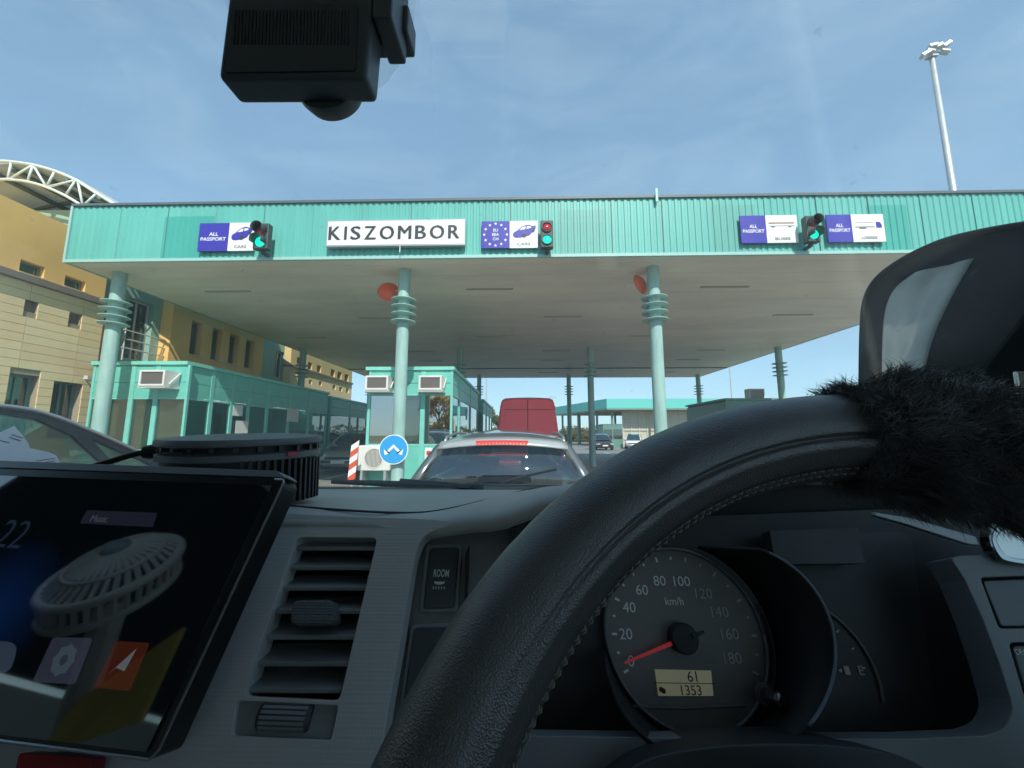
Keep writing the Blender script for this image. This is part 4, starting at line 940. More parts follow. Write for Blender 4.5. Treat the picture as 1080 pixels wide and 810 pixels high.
car('family_car', 'silver car facing the viewer, half hidden behind the round black device', (atY(357, 460, 14.5).x, 14.5 + 2.2, 0), math.pi, M_slv, 4.3, 1.75, 0.98, cl, ct, chol)
car('family_car', 'small dark car on the far road beside the tall thin column', (atY(638, 465, 38).x, 40, 0), math.pi, paint('dark_plum', (0.06, 0.045, 0.055), 0.4), 4.3, 1.75, 0.98, cl, ct, chol)
car('family_car', 'white car parked in front of the distant gridded glazing', (atY(667, 463, 44).x, 43.5, 0), math.pi*0.9, paint('white', (0.7, 0.7, 0.68), 0.0), 4.3, 1.75, 0.98, cl, ct, chol)

# ================================================================== OUR VAN: cabin shell, windscreen
def V(x, y, dz): return Vector((x, y, ZC + dz))
M_pad = pm('dash_soft_grey', (0.34, 0.345, 0.325), 0.48, var=(14, 0.16), bump=('voronoi', 900, 0.25, 0.0006))
M_hard = pm('dash_dotted_grey', (0.40, 0.405, 0.395), 0.46, var=(6, 0.06), bump=('dots', 480, 0.3, 0.0008))
M_hood = pm('dash_hood_grey', (0.34, 0.35, 0.35), 0.45, var=(7, 0.08), bump=('noise', 700, 0.2, 0.0005))
M_char = pm('dash_charcoal', (0.15, 0.157, 0.16), 0.42, var=(7, 0.1), bump=('noise', 600, 0.2, 0.0005))
M_pit = pm('dash_black', (0.010, 0.011, 0.012), 0.6)
M_slat = pm('louvre_plastic', (0.20, 0.215, 0.22), 0.38, var=(25, 0.1))
M_key = pm('switch_plastic', (0.045, 0.052, 0.058), 0.42)
M_lbl = pm('switch_print', (0.6, 0.66, 0.66), 0.5)
M_trimv = pm('cabin_trim_grey', (0.68, 0.67, 0.63), 0.8, var=(4, 0.08))
M_vanp = paint('van_white', (0.6, 0.6, 0.58), 0.0)
G_ws = glass('windscreen_glass', (0.97, 0.988, 0.985), -0.02, dust=0.115)
G_side = glass('door_glass', (0.93, 0.96, 0.95), 0.0)
VX0, VX1 = -1.06, 0.66
W0, W1 = (0.665, -0.088), (0.215, 0.41)
cab = thing('van_cabin', 'grey-lined cabin shell of the van the photograph is taken from', 'van', (-0.2, -0.8, 0.0))
bevel(MB().box(VX0, VX1, -2.6, W1[0] + 0.02, ZC + W1[1] + 0.012, ZC + W1[1] + 0.05).build('roof', M_trimv, cab), 0.01)
MB().box(VX0 + 0.001, VX1 - 0.001, -0.55, W1[0] + 0.015, ZC + W1[1] + 0.002, ZC + W1[1] + 0.0115).build('headliner', M_trimv, cab)
plate('rear_wall', [[(VX0, -2.65, 0.5), (VX1, -2.65, 0.5), (VX1, -2.65, ZC + W1[1]), (VX0, -2.65, ZC + W1[1])], [(VX0 + 0.15, -2.65, ZC - 0.15), (VX1 - 0.12, -2.65, ZC - 0.15), (VX1 - 0.12, -2.65, ZC + 0.36), (VX0 + 0.15, -2.65, ZC + 0.36)]], (0, 0.05, 0), M_trimv, cab)
MB().box(VX0 + 0.15, VX1 - 0.12, -2.63, -2.624, ZC - 0.15, ZC + 0.36).build('rear_window', G_side, cab)
MB().box(VX0, VX1, -2.6, 0.60, 0.5, 0.56).build('floor', M_trimv, cab)
MB().box(VX0, VX1, 0.60, 0.74, 0.35, ZC - 0.115).build('front_panel', M_vanp, cab)
MB().box(VX0 + 0.02, VX1 - 0.02, 0.662, 0.76, ZC - 0.118, ZC - 0.098).build('cowl', M_blk, cab)
for xa, xb in ((VX0, VX0 + 0.05), (VX1 - 0.05, VX1)):
    if xa < 0: MB().box(xa, xb, -2.6, -0.75, 0.56, ZC + W1[1]).build('side_wall', M_seat, cab)
    else: plate('side_wall', [[(xa, -2.6, 0.56), (xa, -0.75, 0.56), (xa, -0.75, ZC + W1[1]), (xa, -2.6, ZC + W1[1])], [(xa, -2.4, ZC - 0.12), (xa, -0.85, ZC - 0.12), (xa, -0.85, ZC + 0.35), (xa, -2.4, ZC + 0.35)]], (0.05, 0, 0), M_trimv, cab)
    MB().box(xa, xb, -0.749, 0.60, 0.56, ZC - 0.12).build('door_panel', M_trimv, cab)
    d = 0.05
    MB().prism([V(xa, W0[0] - d, W0[1] - 0.03), V(xa, W0[0] + 0.02, W0[1] - 0.03), V(xa, W1[0] + 0.02, W1[1]), V(xa, W1[0] - d - 0.03, W1[1])], (xb - xa, 0, 0)).build('a_pillar', M_trimv, cab)
    MB().prism([V(xa + 0.02, -0.748, -0.118), V(xa + 0.02, 0.60, -0.118), V(xa + 0.02, W1[0] - 0.09, W1[1] - 0.002), V(xa + 0.02, -0.748, W1[1] - 0.002)], (0.006, 0, 0)).build('door_window', G_side, cab)
xa, xb = VX0 + 0.051, VX1 - 0.051
nn = Vector((0, W1[1] - W0[1], W0[0] - W1[0])).normalized()
ws = plate('windscreen', [[V(xa, *W0), V(xb, *W0), V(xb, *W1), V(xa, *W1)]], nn*0.005, G_ws)
tag(ws, 'large dusty van windscreen in front of the viewer', 'windscreen'); rebase(ws, V(-0.2, *W0))
def onws(px, py, off=0.0):
    d = ray(px, py); o = V(0, *W0) - nn*off; return CAM + d*((o - CAM).dot(nn)/d.dot(nn))
# seats
for sx, lab in ((-0.62, 'grey passenger seat behind the viewer on the left'), (0.2, 'grey driver seat behind the viewer')):
    t = thing('bucket_seat', lab, 'seat', (sx, -0.85, 0.56), 'van seats')
    bevel(MB().box(sx - 0.26, sx + 0.26, -1.1, -0.58, 0.75, 0.92).build('cushion', M_seat, t), 0.05, 3)
    bevel(MB().prism([(sx - 0.25, -1.10, 0.93), (sx - 0.25, -0.98, 0.93), (sx - 0.25, -1.10, 1.5), (sx - 0.25, -1.20, 1.5)], (0.5, 0, 0)).build('backrest', M_seat, t), 0.04, 3)
    bevel(MB().box(sx - 0.13, sx + 0.13, -1.22, -1.12, 1.53, 1.74).build('headrest', M_seat, t), 0.03, 3)
    MB().box(sx - 0.22, sx + 0.22, -1.08, -0.62, 0.562, 0.748).build('seat_base', M_blk, t)
# wiper outside
t = thing('windscreen_wiper', 'black wiper arm lying along the windscreen base', 'wiper', V(-0.1, 0.70, -0.1))
MB().tube([atY(505, 515.5, 0.70), atY(470, 511.0, 0.70), atY(422, 507.0, 0.70)], [0.006, 0.005, 0.004], 8).build('arm', M_blk, t, True)
MB().tube([atY(478, 513, 0.695), atY(430, 511, 0.695), atY(350, 508, 0.695)], [0.003, 0.0065, 0.004], 6).build('blade', M_rub, t)
MB().lathe([(0.012, 0), (0.012, 0.012), (0.004, 0.016)], atY(503, 518, 0.70), (0, 0, 1), 12).build('pivot', M_blk, t)

# ================================================================== DASHBOARD
dash = thing('dashboard', 'dark grey moulded van dashboard across the foreground', 'dashboard', V(-0.1, 0.45, -0.8))
def lipz(x):
    K = [(-1.2, -0.066), (-0.14, -0.066), (-0.09, -0.071), (-0.03, -0.064), (0.04, -0.046), (0.10, -0.032), (0.2, -0.024), (0.3, -0.026), (0.42, -0.045), (0.52, -0.07), (0.70, -0.085)]
    for (a, p), (b, q) in zip(K, K[1:]):
        if a <= x <= b: f = (x - a)/(b - a); f = f*f*(3 - 2*f); return p + (q - p)*f
    return -0.08
rows = []
X_ = [VX0 + 0.052 + (VX1 - VX0 - 0.104)*k/120 for k in range(121)]
for Yp, mode in ((0.352, 'u'), (0.336, 'b'), (0.334, 'm'), (0.340, 't'), (0.355, 0.0), (0.40, 0.10), (0.47, 0.30), (0.54, 0.55), (0.60, 0.80), (0.66, 1.0)):
    r_ = []
    for x in X_:
        l = lipz(x); th = 0.014
        z = l - th if mode == 'u' else l - th - 0.002 if mode == 'b' else l - 0.008 if mode == 'm' else l - 0.0025 if mode == 't' else l + (-0.0895 - l)*mode
        r_.append(V(x, Yp, z))
    rows.append(r_)
MB().grid(rows).build('top_pad', M_pad, dash, True)
# seam between the pad and the instrument hood
def ontop(px, py):
    d = ray(px, py); t_ = 0.2
    for _ in range(900):
        p = CAM + d*t_; Yq = min(max(p.y, 0.355), 0.66)
        f = (Yq - 0.355)/0.305; l = lipz(p.x); z = ZC + l + (-0.0895 - l)*f
        if p.z <= z: break
        t_ += 0.0008
    return p
sm_ = ([ontop(x, y) + Vector((0, 0, 0.0007)) for x, y in sc2(((296, 533.5), (350, 538), (400, 541), (440, 541.5), (470, 538), (505, 530), (545, 519.5), (575, 512)), 9)])
MB().tube(sm_, 0.0011, 6).build('pad_seam', M_pit, dash)
MB().box(VX0 + 0.06, VX1 - 0.06, 0.42, 0.655, ZC - 0.45, ZC - 0.10).build('dash_core', M_pit, dash)  # unseen filler box added to block light inside the dash
MB().box(VX0 + 0.06, -0.36, 0.345, 0.419, ZC - 0.45, ZC - 0.085).build('left_fascia', M_hood, dash)
# ---- centre panel with the tall air vent
PA = Plane(atY(400, 547, 0.338), tilt=30)
out = sc2([(296, 541), (380, 545), (440, 547), (470, 549), (478, 553)], 4) + sc2([(462, 558), (447, 566), (438, 585), (430, 630), (420, 690), (410, 745), (402, 800), (396, 850)], 4) + [(60, 850), (60, 560), (240, 545)]
vent = [(313, 566.5), (398, 567), (358, 739), (256, 734)]
wheelh = [(250, 739), (357, 744), (349, 781), (244, 776)]
def rr(P, k=0.12, n=4):                  # rounded polygon
    o_ = []; m = len(P)
    for i in range(m):
        a, b, c = Vector((*P[i-1], 0)), Vector((*P[i], 0)), Vector((*P[(i+1) % m], 0))
        r0 = min((a-b).length, (c-b).length)*k; p, q = b + (a-b).normalized()*r0, b + (c-b).normalized()*r0
        for j in range(n+1): t_ = j/n; v = p*(1-t_)**2 + b*2*t_*(1-t_) + q*t_*t_; o_.append((v.x, v.y))
    return o_
cp = plate('centre_panel', [PA.pts(out), PA.pts(rr(vent, 0.08)), PA.pts(rr(wheelh, 0.12))], -PA.n*0.016, M_hard, dash, 0.0035, 3)
def ext_box(px0, px1, off): pass
# vent shaft walls
av = thing
shaft = plate('air_vent', [PA.pts(rr([(308, 562), (403, 562), (362, 744), (250, 739)], 0.08), -0.0165), PA.pts(rr(vent, 0.08), -0.0165)], -PA.n*0.04, M_key, dash)
plate('vent_back', [PA.pts([(300, 555), (412, 555), (368, 750), (244, 745)], -0.045)], -PA.n*0.004, M_pit, shaft)
ys = [578.5, 599, 620.5, 645, 672, 700, 728]
for k, yy in enumerate(ys):
    f = (yy - 566.5)/(735 - 566.5)
    xl = 313 + (256 - 313)*f - 1; xr = 398 + (358 - 398)*f + 1
    a, b = PA.p(xl, yy, -0.006), PA.p(xr, yy, -0.006); tl = (-PA.n*0.86 + PA.v*0.50).normalized()
    s_ = MB().obox((a+b)/2 + tl*0.012, (b-a)/2, tl*0.013, PA.n.cross(tl).cross(tl).normalized()*0.0 + (tl.cross(b-a)).normalized()*0.0016).build('louvre', M_slat, shaft); bevel(s_, 0.0008)
k1 = [PA.p(x, y, 0.006) for x, y in rr([(308, 633), (351, 632), (352, 658), (305, 659)], 0.3)]
bevel(plate('vent_slider', [k1], -PA.n*0.016, pm('slider_rubber', (0.10, 0.115, 0.12), 0.55, bump=('dots', 620, 0.9, 0.002)), shaft), 0.0018, 3)
wp = plate('thumbwheel_plate', [PA.pts(rr([(246, 737), (359, 742), (351, 783), (242, 779)], 0.1), -0.0035)], -PA.n*0.01, M_slat, dash)
c0 = PA.p(301, 756, -0.0035); hx = (PA.p(329, 757, -0.006) - PA.p(274, 755, -0.006))/2
tw = MB().lathe([(0.0075, -hx.length), (0.0085, -hx.length*0.9), (0.0085, hx.length*0.9), (0.0075, hx.length)], c0 - PA.n*0.004, hx.normalized(), 28).build('thumbwheel', M_key, dash, True, sharp=40)
for j in range(14):
    p = hx.normalized()*(-0.8 + 1.6*j/13)*hx.length
    for q in range(5):
        a_ = R(50 + q*20)
        MB
g_ = MB()
for q in range(9):
    a_ = R(20 + q*18); dr = (PA.n*math.sin(a_) + PA.v*math.cos(a_))
    g_.obox(c0 - PA.n*0.004 + dr*0.0086, hx*0.85, dr*0.0005, dr.cross(hx).normalized()*0.0009)
g_.build('thumbwheel_ribs', M_slat, tw)['kind'] = 'stuff'
# ---- switch bay right of the panel
PB = PA.moved(-0.022)
plate('switch_panel', [PB.pts([(392, 850), (400, 790), (420, 640), (436, 555), (650, 530), (660, 850)])], -PB.n*0.01, M_char, dash)
wl_ = sc2([(452, 561), (441, 572), (434, 600), (425, 655), (412, 735), (402, 800), (397, 850)], 4)
MB().grid([PA.pts(wl_, -0.002), PA.pts(wl_, -0.022)]).build('bay_wall', M_char, dash, True)
def key(nm, quad, off=0.005, m=M_key, k=0.12):
    plate('switch_bezel', [PB.pts(rr([(quad[0][0]-4, quad[0][1]-4), (quad[1][0]+4, quad[1][1]-4), (quad[2][0]+4, quad[2][1]+4), (quad[3][0]-4, quad[3][1]+4)], k), 0.0025)], -PB.n*0.006, M_slat, dash, 0.0008)
    return plate(nm, [PB.pts(rr(quad, k), off)], -PB.n*0.006, m, dash, 0.0012, 3)
ks = key('room_light_switch', [(453, 578), (484, 577), (479, 641), (446, 642)])
text('lettering', 'ROOM', PB.p(465.5, 604.5, 0.0052), PB.u, PB.v, 0.0058, M_lbl, ks, wid=0.0125, off=0.01, ext=0.0002)
g_ = MB(); 
lc = PB.p(463.5, 613.5, 0.0052)
g_.prism([lc + PB.u*x*0.0045 + PB.v*z*0.0022 for x, z in [(math.cos(R(180 + 180*k/8)), math.sin(R(180 + 180*k/8))) for k in range(9)]], PB.n*0.0002)
for k in range(5): g_.obox(lc + PB.u*(k-2)*0.0022 - PB.v*0.0045, PB.u*0.0003, PB.v*0.0009, PB.n*0.0002)
g_.build('lamp_symbol', M_lbl, ks)['kind'] = 'stuff'
key('blank_switch', [(437, 662), (474, 661), (468, 740), (425, 741)])
MB().box(*[v for v in (PB.p(497, 560).x, PB.p(498, 560).x)], PB.p(497, 600).y - 0.02, PB.p(497, 600).y, PB.p(497, 640).z, PB.p(497, 572).z).build('bay_rib', M_pit, dash)
# ---- hazard switch glow at lower left
plate('hazard_switch', [PA.pts(rr([(20, 794), (98, 799), (90, 840), (10, 836)], 0.1), 0.012)], -PA.n*0.01, pm('hazard_red', (0.22, 0.015, 0.02), 0.35), dash, 0.001)

# ---- instrument cluster
PC = Plane(atY(720, 668, 0.305), tilt=22)
plate('cluster_back', [PC.pts([(545, 552), (1120, 530), (1120, 830), (545, 830)], -0.006)], -PC.n*0.006, pm('cluster_black', (0.016, 0.016, 0.016), 0.55), dash)
plate('cluster_face', [PC.pts(rr([(806, 566), (960, 560), (990, 770), (800, 772)], 0.1), -0.004)], -PC.n*0.0015, pm('cluster_charcoal', (0.028, 0.028, 0.028), 0.5), dash)
plate('cluster_ledge', [PC.pts([(812, 560), (905, 556), (912, 594), (818, 595)], 0.012)], -PC.n*0.012, pm('cluster_grey', (0.034, 0.034, 0.033), 0.5), dash)
dc = PC.p(721, 668); dr_ = 0.0558
sp_ = None
M_dial = pm('dial_grey', (0.16, 0.155, 0.145), 0.5, var=(40, 0.08))
def circ(c, r_, n=48, off=0.0, a0=0, a1=360, flat=None):
    L_ = []
    for k in range(n):
        a = R(a0 + (a1 - a0)*k/n); x, y = r_*math.cos(a), r_*math.sin(a)
        if flat is not None and y < flat: y = flat
        L_.append(c + PC.u*x + PC.v*y + PC.n*off)
    return L_
dial = plate('speedometer', [circ(dc, dr_, 64, 0, flat=-0.054)], -PC.n*0.003, M_dial, dash)
M_dring = pm('dial_ring', (0.10, 0.105, 0.105), 0.35)
MB().tube(circ(dc, dr_ + 0.0005, 64, 0.002, flat=-0.0545) + [circ(dc, dr_ + 0.0005, 64, 0.002, flat=-0.0545)[0]], 0.0013, 6).build('dial_rim', M_dring, dial, True)
M_num = pm('dial_print', (0.75, 0.75, 0.72), 0.5)
M_num2 = pm('dial_print_dim', (0.40, 0.40, 0.38), 0.5)
for s, x, y in (('0', 665.5, 697), ('20', 660, 668.5), ('40', 663.5, 640.5), ('60', 677, 622), ('80', 695.5, 612.5), ('100', 719, 613), ('120', 742, 626), ('140', 759, 645.5), ('160', 769.5, 668.5), ('180', 772.5, 694)):
    text('dial_number', s, PC.p(x, y, 0.0003), PC.u, PC.v, 0.0068, M_num if x < 735 else M_num2, dial, off=0.0, ext=0.0003)
text('dial_unit', 'km/h', PC.p(711, 634, 0.0003), PC.u, PC.v, 0.0052, M_num, dial, wid=0.0135, ext=0.0003)
for k in range(19):
    a = R(207 - k*(234/18)); e = PC.u*math.cos(a) + PC.v*math.sin(a); L2 = 0.0016 if k % 2 else 0.003
    MB().obox(dc + e*(dr_ - 0.006) + PC.n*0.0004, e*L2*0.6, e.cross(PC.n)*0.0007, PC.n*0.0002).build('dial_tick', M_num if k < 10 else M_num2, dial)
hb = PC.p(717.5, 672.5, 0.0)
MB().lathe([(0.0095, 0.0), (0.0095, 0.009), (0.0085, 0.0105), (0.001, 0.011)], hb, PC.n, 28).build('needle_hub', M_pit, dial, True, sharp=40)
tip = PC.p(659, 699, 0.006); e = (tip - (hb + PC.n*0.006)); e2 = e.normalized(); sd_ = e2.cross(PC.n)
MB().prism([hb + e*0.10 + sd_*0.0013 + PC.n*0.006, tip + sd_*0.0006, tip - sd_*0.0006, hb + e*0.10 - sd_*0.0013 + PC.n*0.006], PC.n*0.001).build('needle', pm('needle_red', (0.55, 0.03, 0.04), 0.4, emit=((1, 0.06, 0.07), 0.05)), dial)
MB().prism([hb - e2*0.005 + sd_*0.0018 + PC.n*0.0112, hb - e2*0.014 + sd_*0.0008 + PC.n*0.0112, hb - e2*0.014 - sd_*0.0008 + PC.n*0.0112, hb - e2*0.005 - sd_*0.0018 + PC.n*0.0112], PC.n*0.001).build('needle_tail', M_pit, dial)
lcd = plate('trip_display', [PC.pts([(690.5, 706), (750, 707.5), (752.5, 734), (694.5, 734)], 0.0006)], -PC.n*0.0008, pm('lcd_amber', (0.30, 0.29, 0.19), 0.3, emit=((0.52, 0.52, 0.34), 0.06)), dial)
M_lcdk = pm('lcd_digits', (0.015, 0.015, 0.012), 0.5)
text('display_digits', '61', PC.p(730, 713.5, 0.0009), PC.u, PC.v, 0.006, M_lcdk, lcd, ext=0.0002)
text('display_digits', '1353', PC.p(729, 728, 0.0009), PC.u, PC.v, 0.0055, M_lcdk, lcd, ext=0.0002)
MB().obox(PC.p(722, 720.6, 0.0009), PC.u*0.021, PC.v*0.0002, PC.n*0.0001).build('display_rule', M_lcdk, lcd)
# flat lip under the dial
MB().tube([PC.p(664, 745, 0.002), PC.p(720, 747, 0.002), PC.p(786, 744, 0.002)], 0.001, 6).build('dial_ledge', M_dring, dial)
# deep round hood around the speedometer
PL = PC.moved(0.045)
lip = [PL.p(760 + 121*math.cos(R(a)), 690 - 118*math.sin(R(a))) for a in range(-170, 75, 5)]
inn = circ(dc + PC.u*0.003, dr_ + 0.006, 49, -0.002, -170, 75)
hd = MB().grid([inn, [a.lerp(b, 0.5) for a, b in zip(inn, lip)], lip]).build('gauge_hood', pm('hood_black', (0.006, 0.006, 0.006), 0.7), dash, True)
s_ = hd.modifiers.new('t', 'SOLIDIFY'); s_.thickness = 0.002; s_.offset = 0
lpt = lip[22:66]
MB().tube(lip[-2:] + lip[:70], 0.0011, 6, cap=False).build('hood_lip', pm('lip_grey', (0.16, 0.19, 0.21), 0.3), dash, True) if False else MB().tube([PL.p(760 + 121*math.cos(R(a)), 690 - 118*math.sin(R(a))) for a in range(-40, 66, 3)], 0.0010, 6).build('hood_lip', pm('lip_grey', (0.13, 0.155, 0.175), 0.3), dash, True)
# reset knob of the trip meter
kb_ = PC.p(806, 732, 0.006)
MB().lathe([(0.0042, 0), (0.0042, 0.016), (0.0034, 0.0175), (0.0005, 0.018)], kb_, PC.n, 20).build('trip_knob', pm('knob_black', (0.03, 0.03, 0.03), 0.15, coat=1), dash, True, sharp=40)
MB().lathe([(0.0062, 0.0), (0.0062, 0.003), (0.005, 0.003)], kb_, PC.n, 24).build('knob_collar', M_dring, dash)
MB().lathe([(0.0015, 0), (0.0015, 0.006)], PC.p(697, 727, 0.0), PC.n, 12).build('trip_button', M_pit, dash)
# fuel gauge right of the hood
fc = PC.p(852, 710, -0.0035)
fg = plate('fuel_gauge', [circ(fc, 0.046, 48, 0.0)], -PC.n*0.001, pm('fuel_dial', (0.030, 0.030, 0.030), 0.5), dash)
MB().tube(circ(fc, 0.046, 30, 0.001, -20, 100), 0.0011, 6).build('gauge_rim', M_dring, fg, True)
for a in (5, 22, 40, 58, 76):
    e = PC.u*math.cos(R(a)) + PC.v*math.sin(R(a)); MB().obox(fc + e*0.039 + PC.n*0.0006, e*0.0012, e.cross(PC.n)*0.0005, PC.n*0.0002).build('gauge_tick', M_num2, fg)
text('gauge_letter', 'E', PC.p(908, 707, -0.003), PC.u, PC.v, 0.0052, M_num2, fg, ext=0.0003)
pp = PC.p(893.5, 707, -0.003)
MB().prism([pp + PC.u*x + PC.v*y for x, y in ((-0.002, -0.0025), (0.0015, -0.0025), (0.0015, 0.0025), (-0.002, 0.0025))], PC.n*0.0003).build('pump_symbol', M_num2, fg)
MB().prism([PC.p(884, 707, -0.003), PC.p(887.5, 704.5, -0.003), PC.p(887.5, 709.5, -0.003)], PC.n*0.0003).build('pump_arrow', M_num2, fg)
# ---- surround on the right and along the bottom
PD = Plane(atY(1035, 700, 0.262), tilt=26)
surr = [(1003, 589), (1018, 612), (1036, 652), (1054, 700), (1066, 738)] + sc2([(1066, 738), (1067, 752), (1058, 768), (1038, 776)], 4)[1:] + [(960, 779), (800, 779.5), (680, 778), (560, 776), (540, 790), (540, 900), (1300, 900), (1300, 575), (1012, 586)]
recess = rr([(1034, 609), (1120, 606), (1140, 662), (1054, 663)], 0.08)
blank = rr([(1064, 678), (1140, 676), (1165, 750), (1086, 752)], 0.08)
plate('cluster_surround', [PD.pts(surr), PD.pts(recess), PD.pts(blank)], -PD.n*0.02, M_char, dash, 0.0018, 3)
plate('coin_tray', [PD.pts(rr([(1036, 612), (1122, 609), (1140, 660), (1056, 661)], 0.08), -0.006)], -PD.n*0.01, pm('tray_grey', (0.09, 0.095, 0.10), 0.35), dash, 0.003, 3)
sw = plate('reset_switch', [PD.pts(rr([(1067, 681), (1138, 679), (1161, 748), (1088, 749)], 0.08), -0.003)], -PD.n*0.01, pm('switch_grey', (0.10, 0.12, 0.12), 0.5), dash, 0.001)
text('lettering', 'DEC', PD.p(1077, 687.5, -0.0028), PD.u, PD.v, 0.0028, M_num, sw, ext=0.0002)
PS = PD.moved(0.025)
plate('column_shroud', [PS.pts(sc2([(600, 880), (640, 832), (672, 806), (712, 793), (775, 785.5), (850, 784.5), (915, 790), (962, 802), (995, 828), (1030, 880)], 5))], -PS.n*0.05, pm('shroud_black', (0.018, 0.02, 0.022), 0.5), dash, 0.004, 3)
# ---- inner walls of the instrument recess so that no daylight leaks in behind
MB().box(0.0, VX1 - 0.07, 0.352, 0.418, ZC - 0.45, ZC - 0.09).build('recess_body', M_pit, dash)
hx_ = [x for x in X_ if x > -0.085]
MB().grid([[V(x, 0.357, lipz(x) - 0.010) for x in hx_], [V(x, 0.357, -0.34) for x in hx_]]).build('hood_liner', M_pit, dash)
# ---- ring and pale face put in for daylight through the door glass, and the silver strip above the recess
PE = Plane(atY(1040, 575, 0.285), tilt=15)
vb = plate('daylight_ring', [PE.pts(sc2([(1046, 562), (1052, 585), (1068, 594), (1110, 596), (1140, 575), (1120, 545), (1070, 545)], 5, True)), PE.pts(sc2([(1053, 566), (1058, 581), (1070, 588), (1105, 589), (1128, 573), (1112, 552), (1072, 552)], 5, True))], -PE.n*0.008, pm('ring_chrome', (0.35, 0.37, 0.38), 0.15, metal=1.0), dash, 0.001)
plate('daylight_face', [PE.pts(sc2([(1052, 566), (1057, 582), (1070, 589), (1105, 590), (1130, 573), (1112, 551), (1072, 551)], 5, True), -0.004)], -PE.n*0.003, pm('daylight_silver', (0.62, 0.62, 0.60), 0.22, metal=0.6), dash)  # pale metal stands in for the daylight showing here
plate('silver_strip', [PE.pts([(922, 540), (960, 546), (1030, 566), (1034, 576), (1020, 574), (955, 553), (922, 544)], -0.004)], -PE.n*0.004, pm('satin_silver', (0.22, 0.23, 0.23), 0.38, metal=0.5), dash, 0.0008)

# ================================================================== STEERING WHEEL
SC, SR, ST, STAU = V(0.157, 0.096, -0.176), 0.2, 0.0203, 0.503
sa = Vector((1, 0, 0)); sb = Vector((0, math.sin(STAU), math.cos(STAU))); sn = Vector((0, -math.cos(STAU), math.sin(STAU)))
stw = thing('steering_wheel', 'black leather-wrapped steering wheel with stitched rim and fluffy fur sleeve', 'steering wheel', SC)
def rimp(th, ph, r_):
    e = sa*math.cos(th) + sb*math.sin(th); return SC + e*SR + (e*math.cos(ph) + sn*math.sin(ph))*r_
M_lea = pm('black_leather', (0.042, 0.046, 0.05), 0.38, spec=1.0, var=(30, 0.12), bump=('voronoi', 1500, 0.4, 0.0006), coat=0.12)
rows = []; NT, NP = 220, 160
phs = [R(360*k/NP) for k in range(NP)]
for i in range(NT):
    th = 2*math.pi*i/NT; row = []
    for p in phs:
        d = math.degrees(p); g = 0
        for c_, w_, dp in ((116, 2.4, 0.0030*max(0.0, min(1, (152 - math.degrees(th))/45))), (163, 6, 0.0012)): g += dp*math.exp(-((d - c_)/w_)**2)
        pf = 0.0006*math.exp(-((d - 128)/6.0)**2)
        row.append(rimp(th, p, ST - g + pf + 0.00025*noise.noise(Vector((th*40, d/25, 0)))))
    rows.append(row)
rows.append(rows[0])
MB().grid(rows, True).build('rim', M_lea, stw, True)
# stitches
M_thr = pm('grey_thread', (0.19, 0.185, 0.165), 0.8)
stm = {}
nst = 92
for i in range(nst):
    th = R(86 + i*(115/nst)); d0 = R(0.40)
    for pd in (158, 168):
        a = rimp(th - d0, R(pd), ST + 0.0002); b = rimp(th + d0, R(pd), ST + 0.0002); m_ = rimp(th, R(pd), ST + 0.0007)
        if 'me' not in stm or True:
            MB().tube([a, m_, b], [0.0002, 0.00042, 0.0002], 5, cap=False).build('stitch', M_thr, stw) 
# hub and spokes below the frame
MB().lathe([(0.002, 0.0), (0.06, 0.0), (0.07, -0.012), (0.065, -0.05)], SC - sn*0.01, sn, 28).build('hub', M_lea, stw, True, sharp=50)
for a in (185, -5, 270):
    e = sa*math.cos(R(a)) + sb*math.sin(R(a)); s_ = sn.cross(e)
    MB().prism([SC + e*0.06 + s_*0.025 - sn*0.02, SC + e*0.186 + s_*0.016 - sn*0.004, SC + e*0.186 - s_*0.016 - sn*0.004, SC + e*0.06 - s_*0.025 - sn*0.02], -sn*0.01).build('spoke', M_lea, stw)
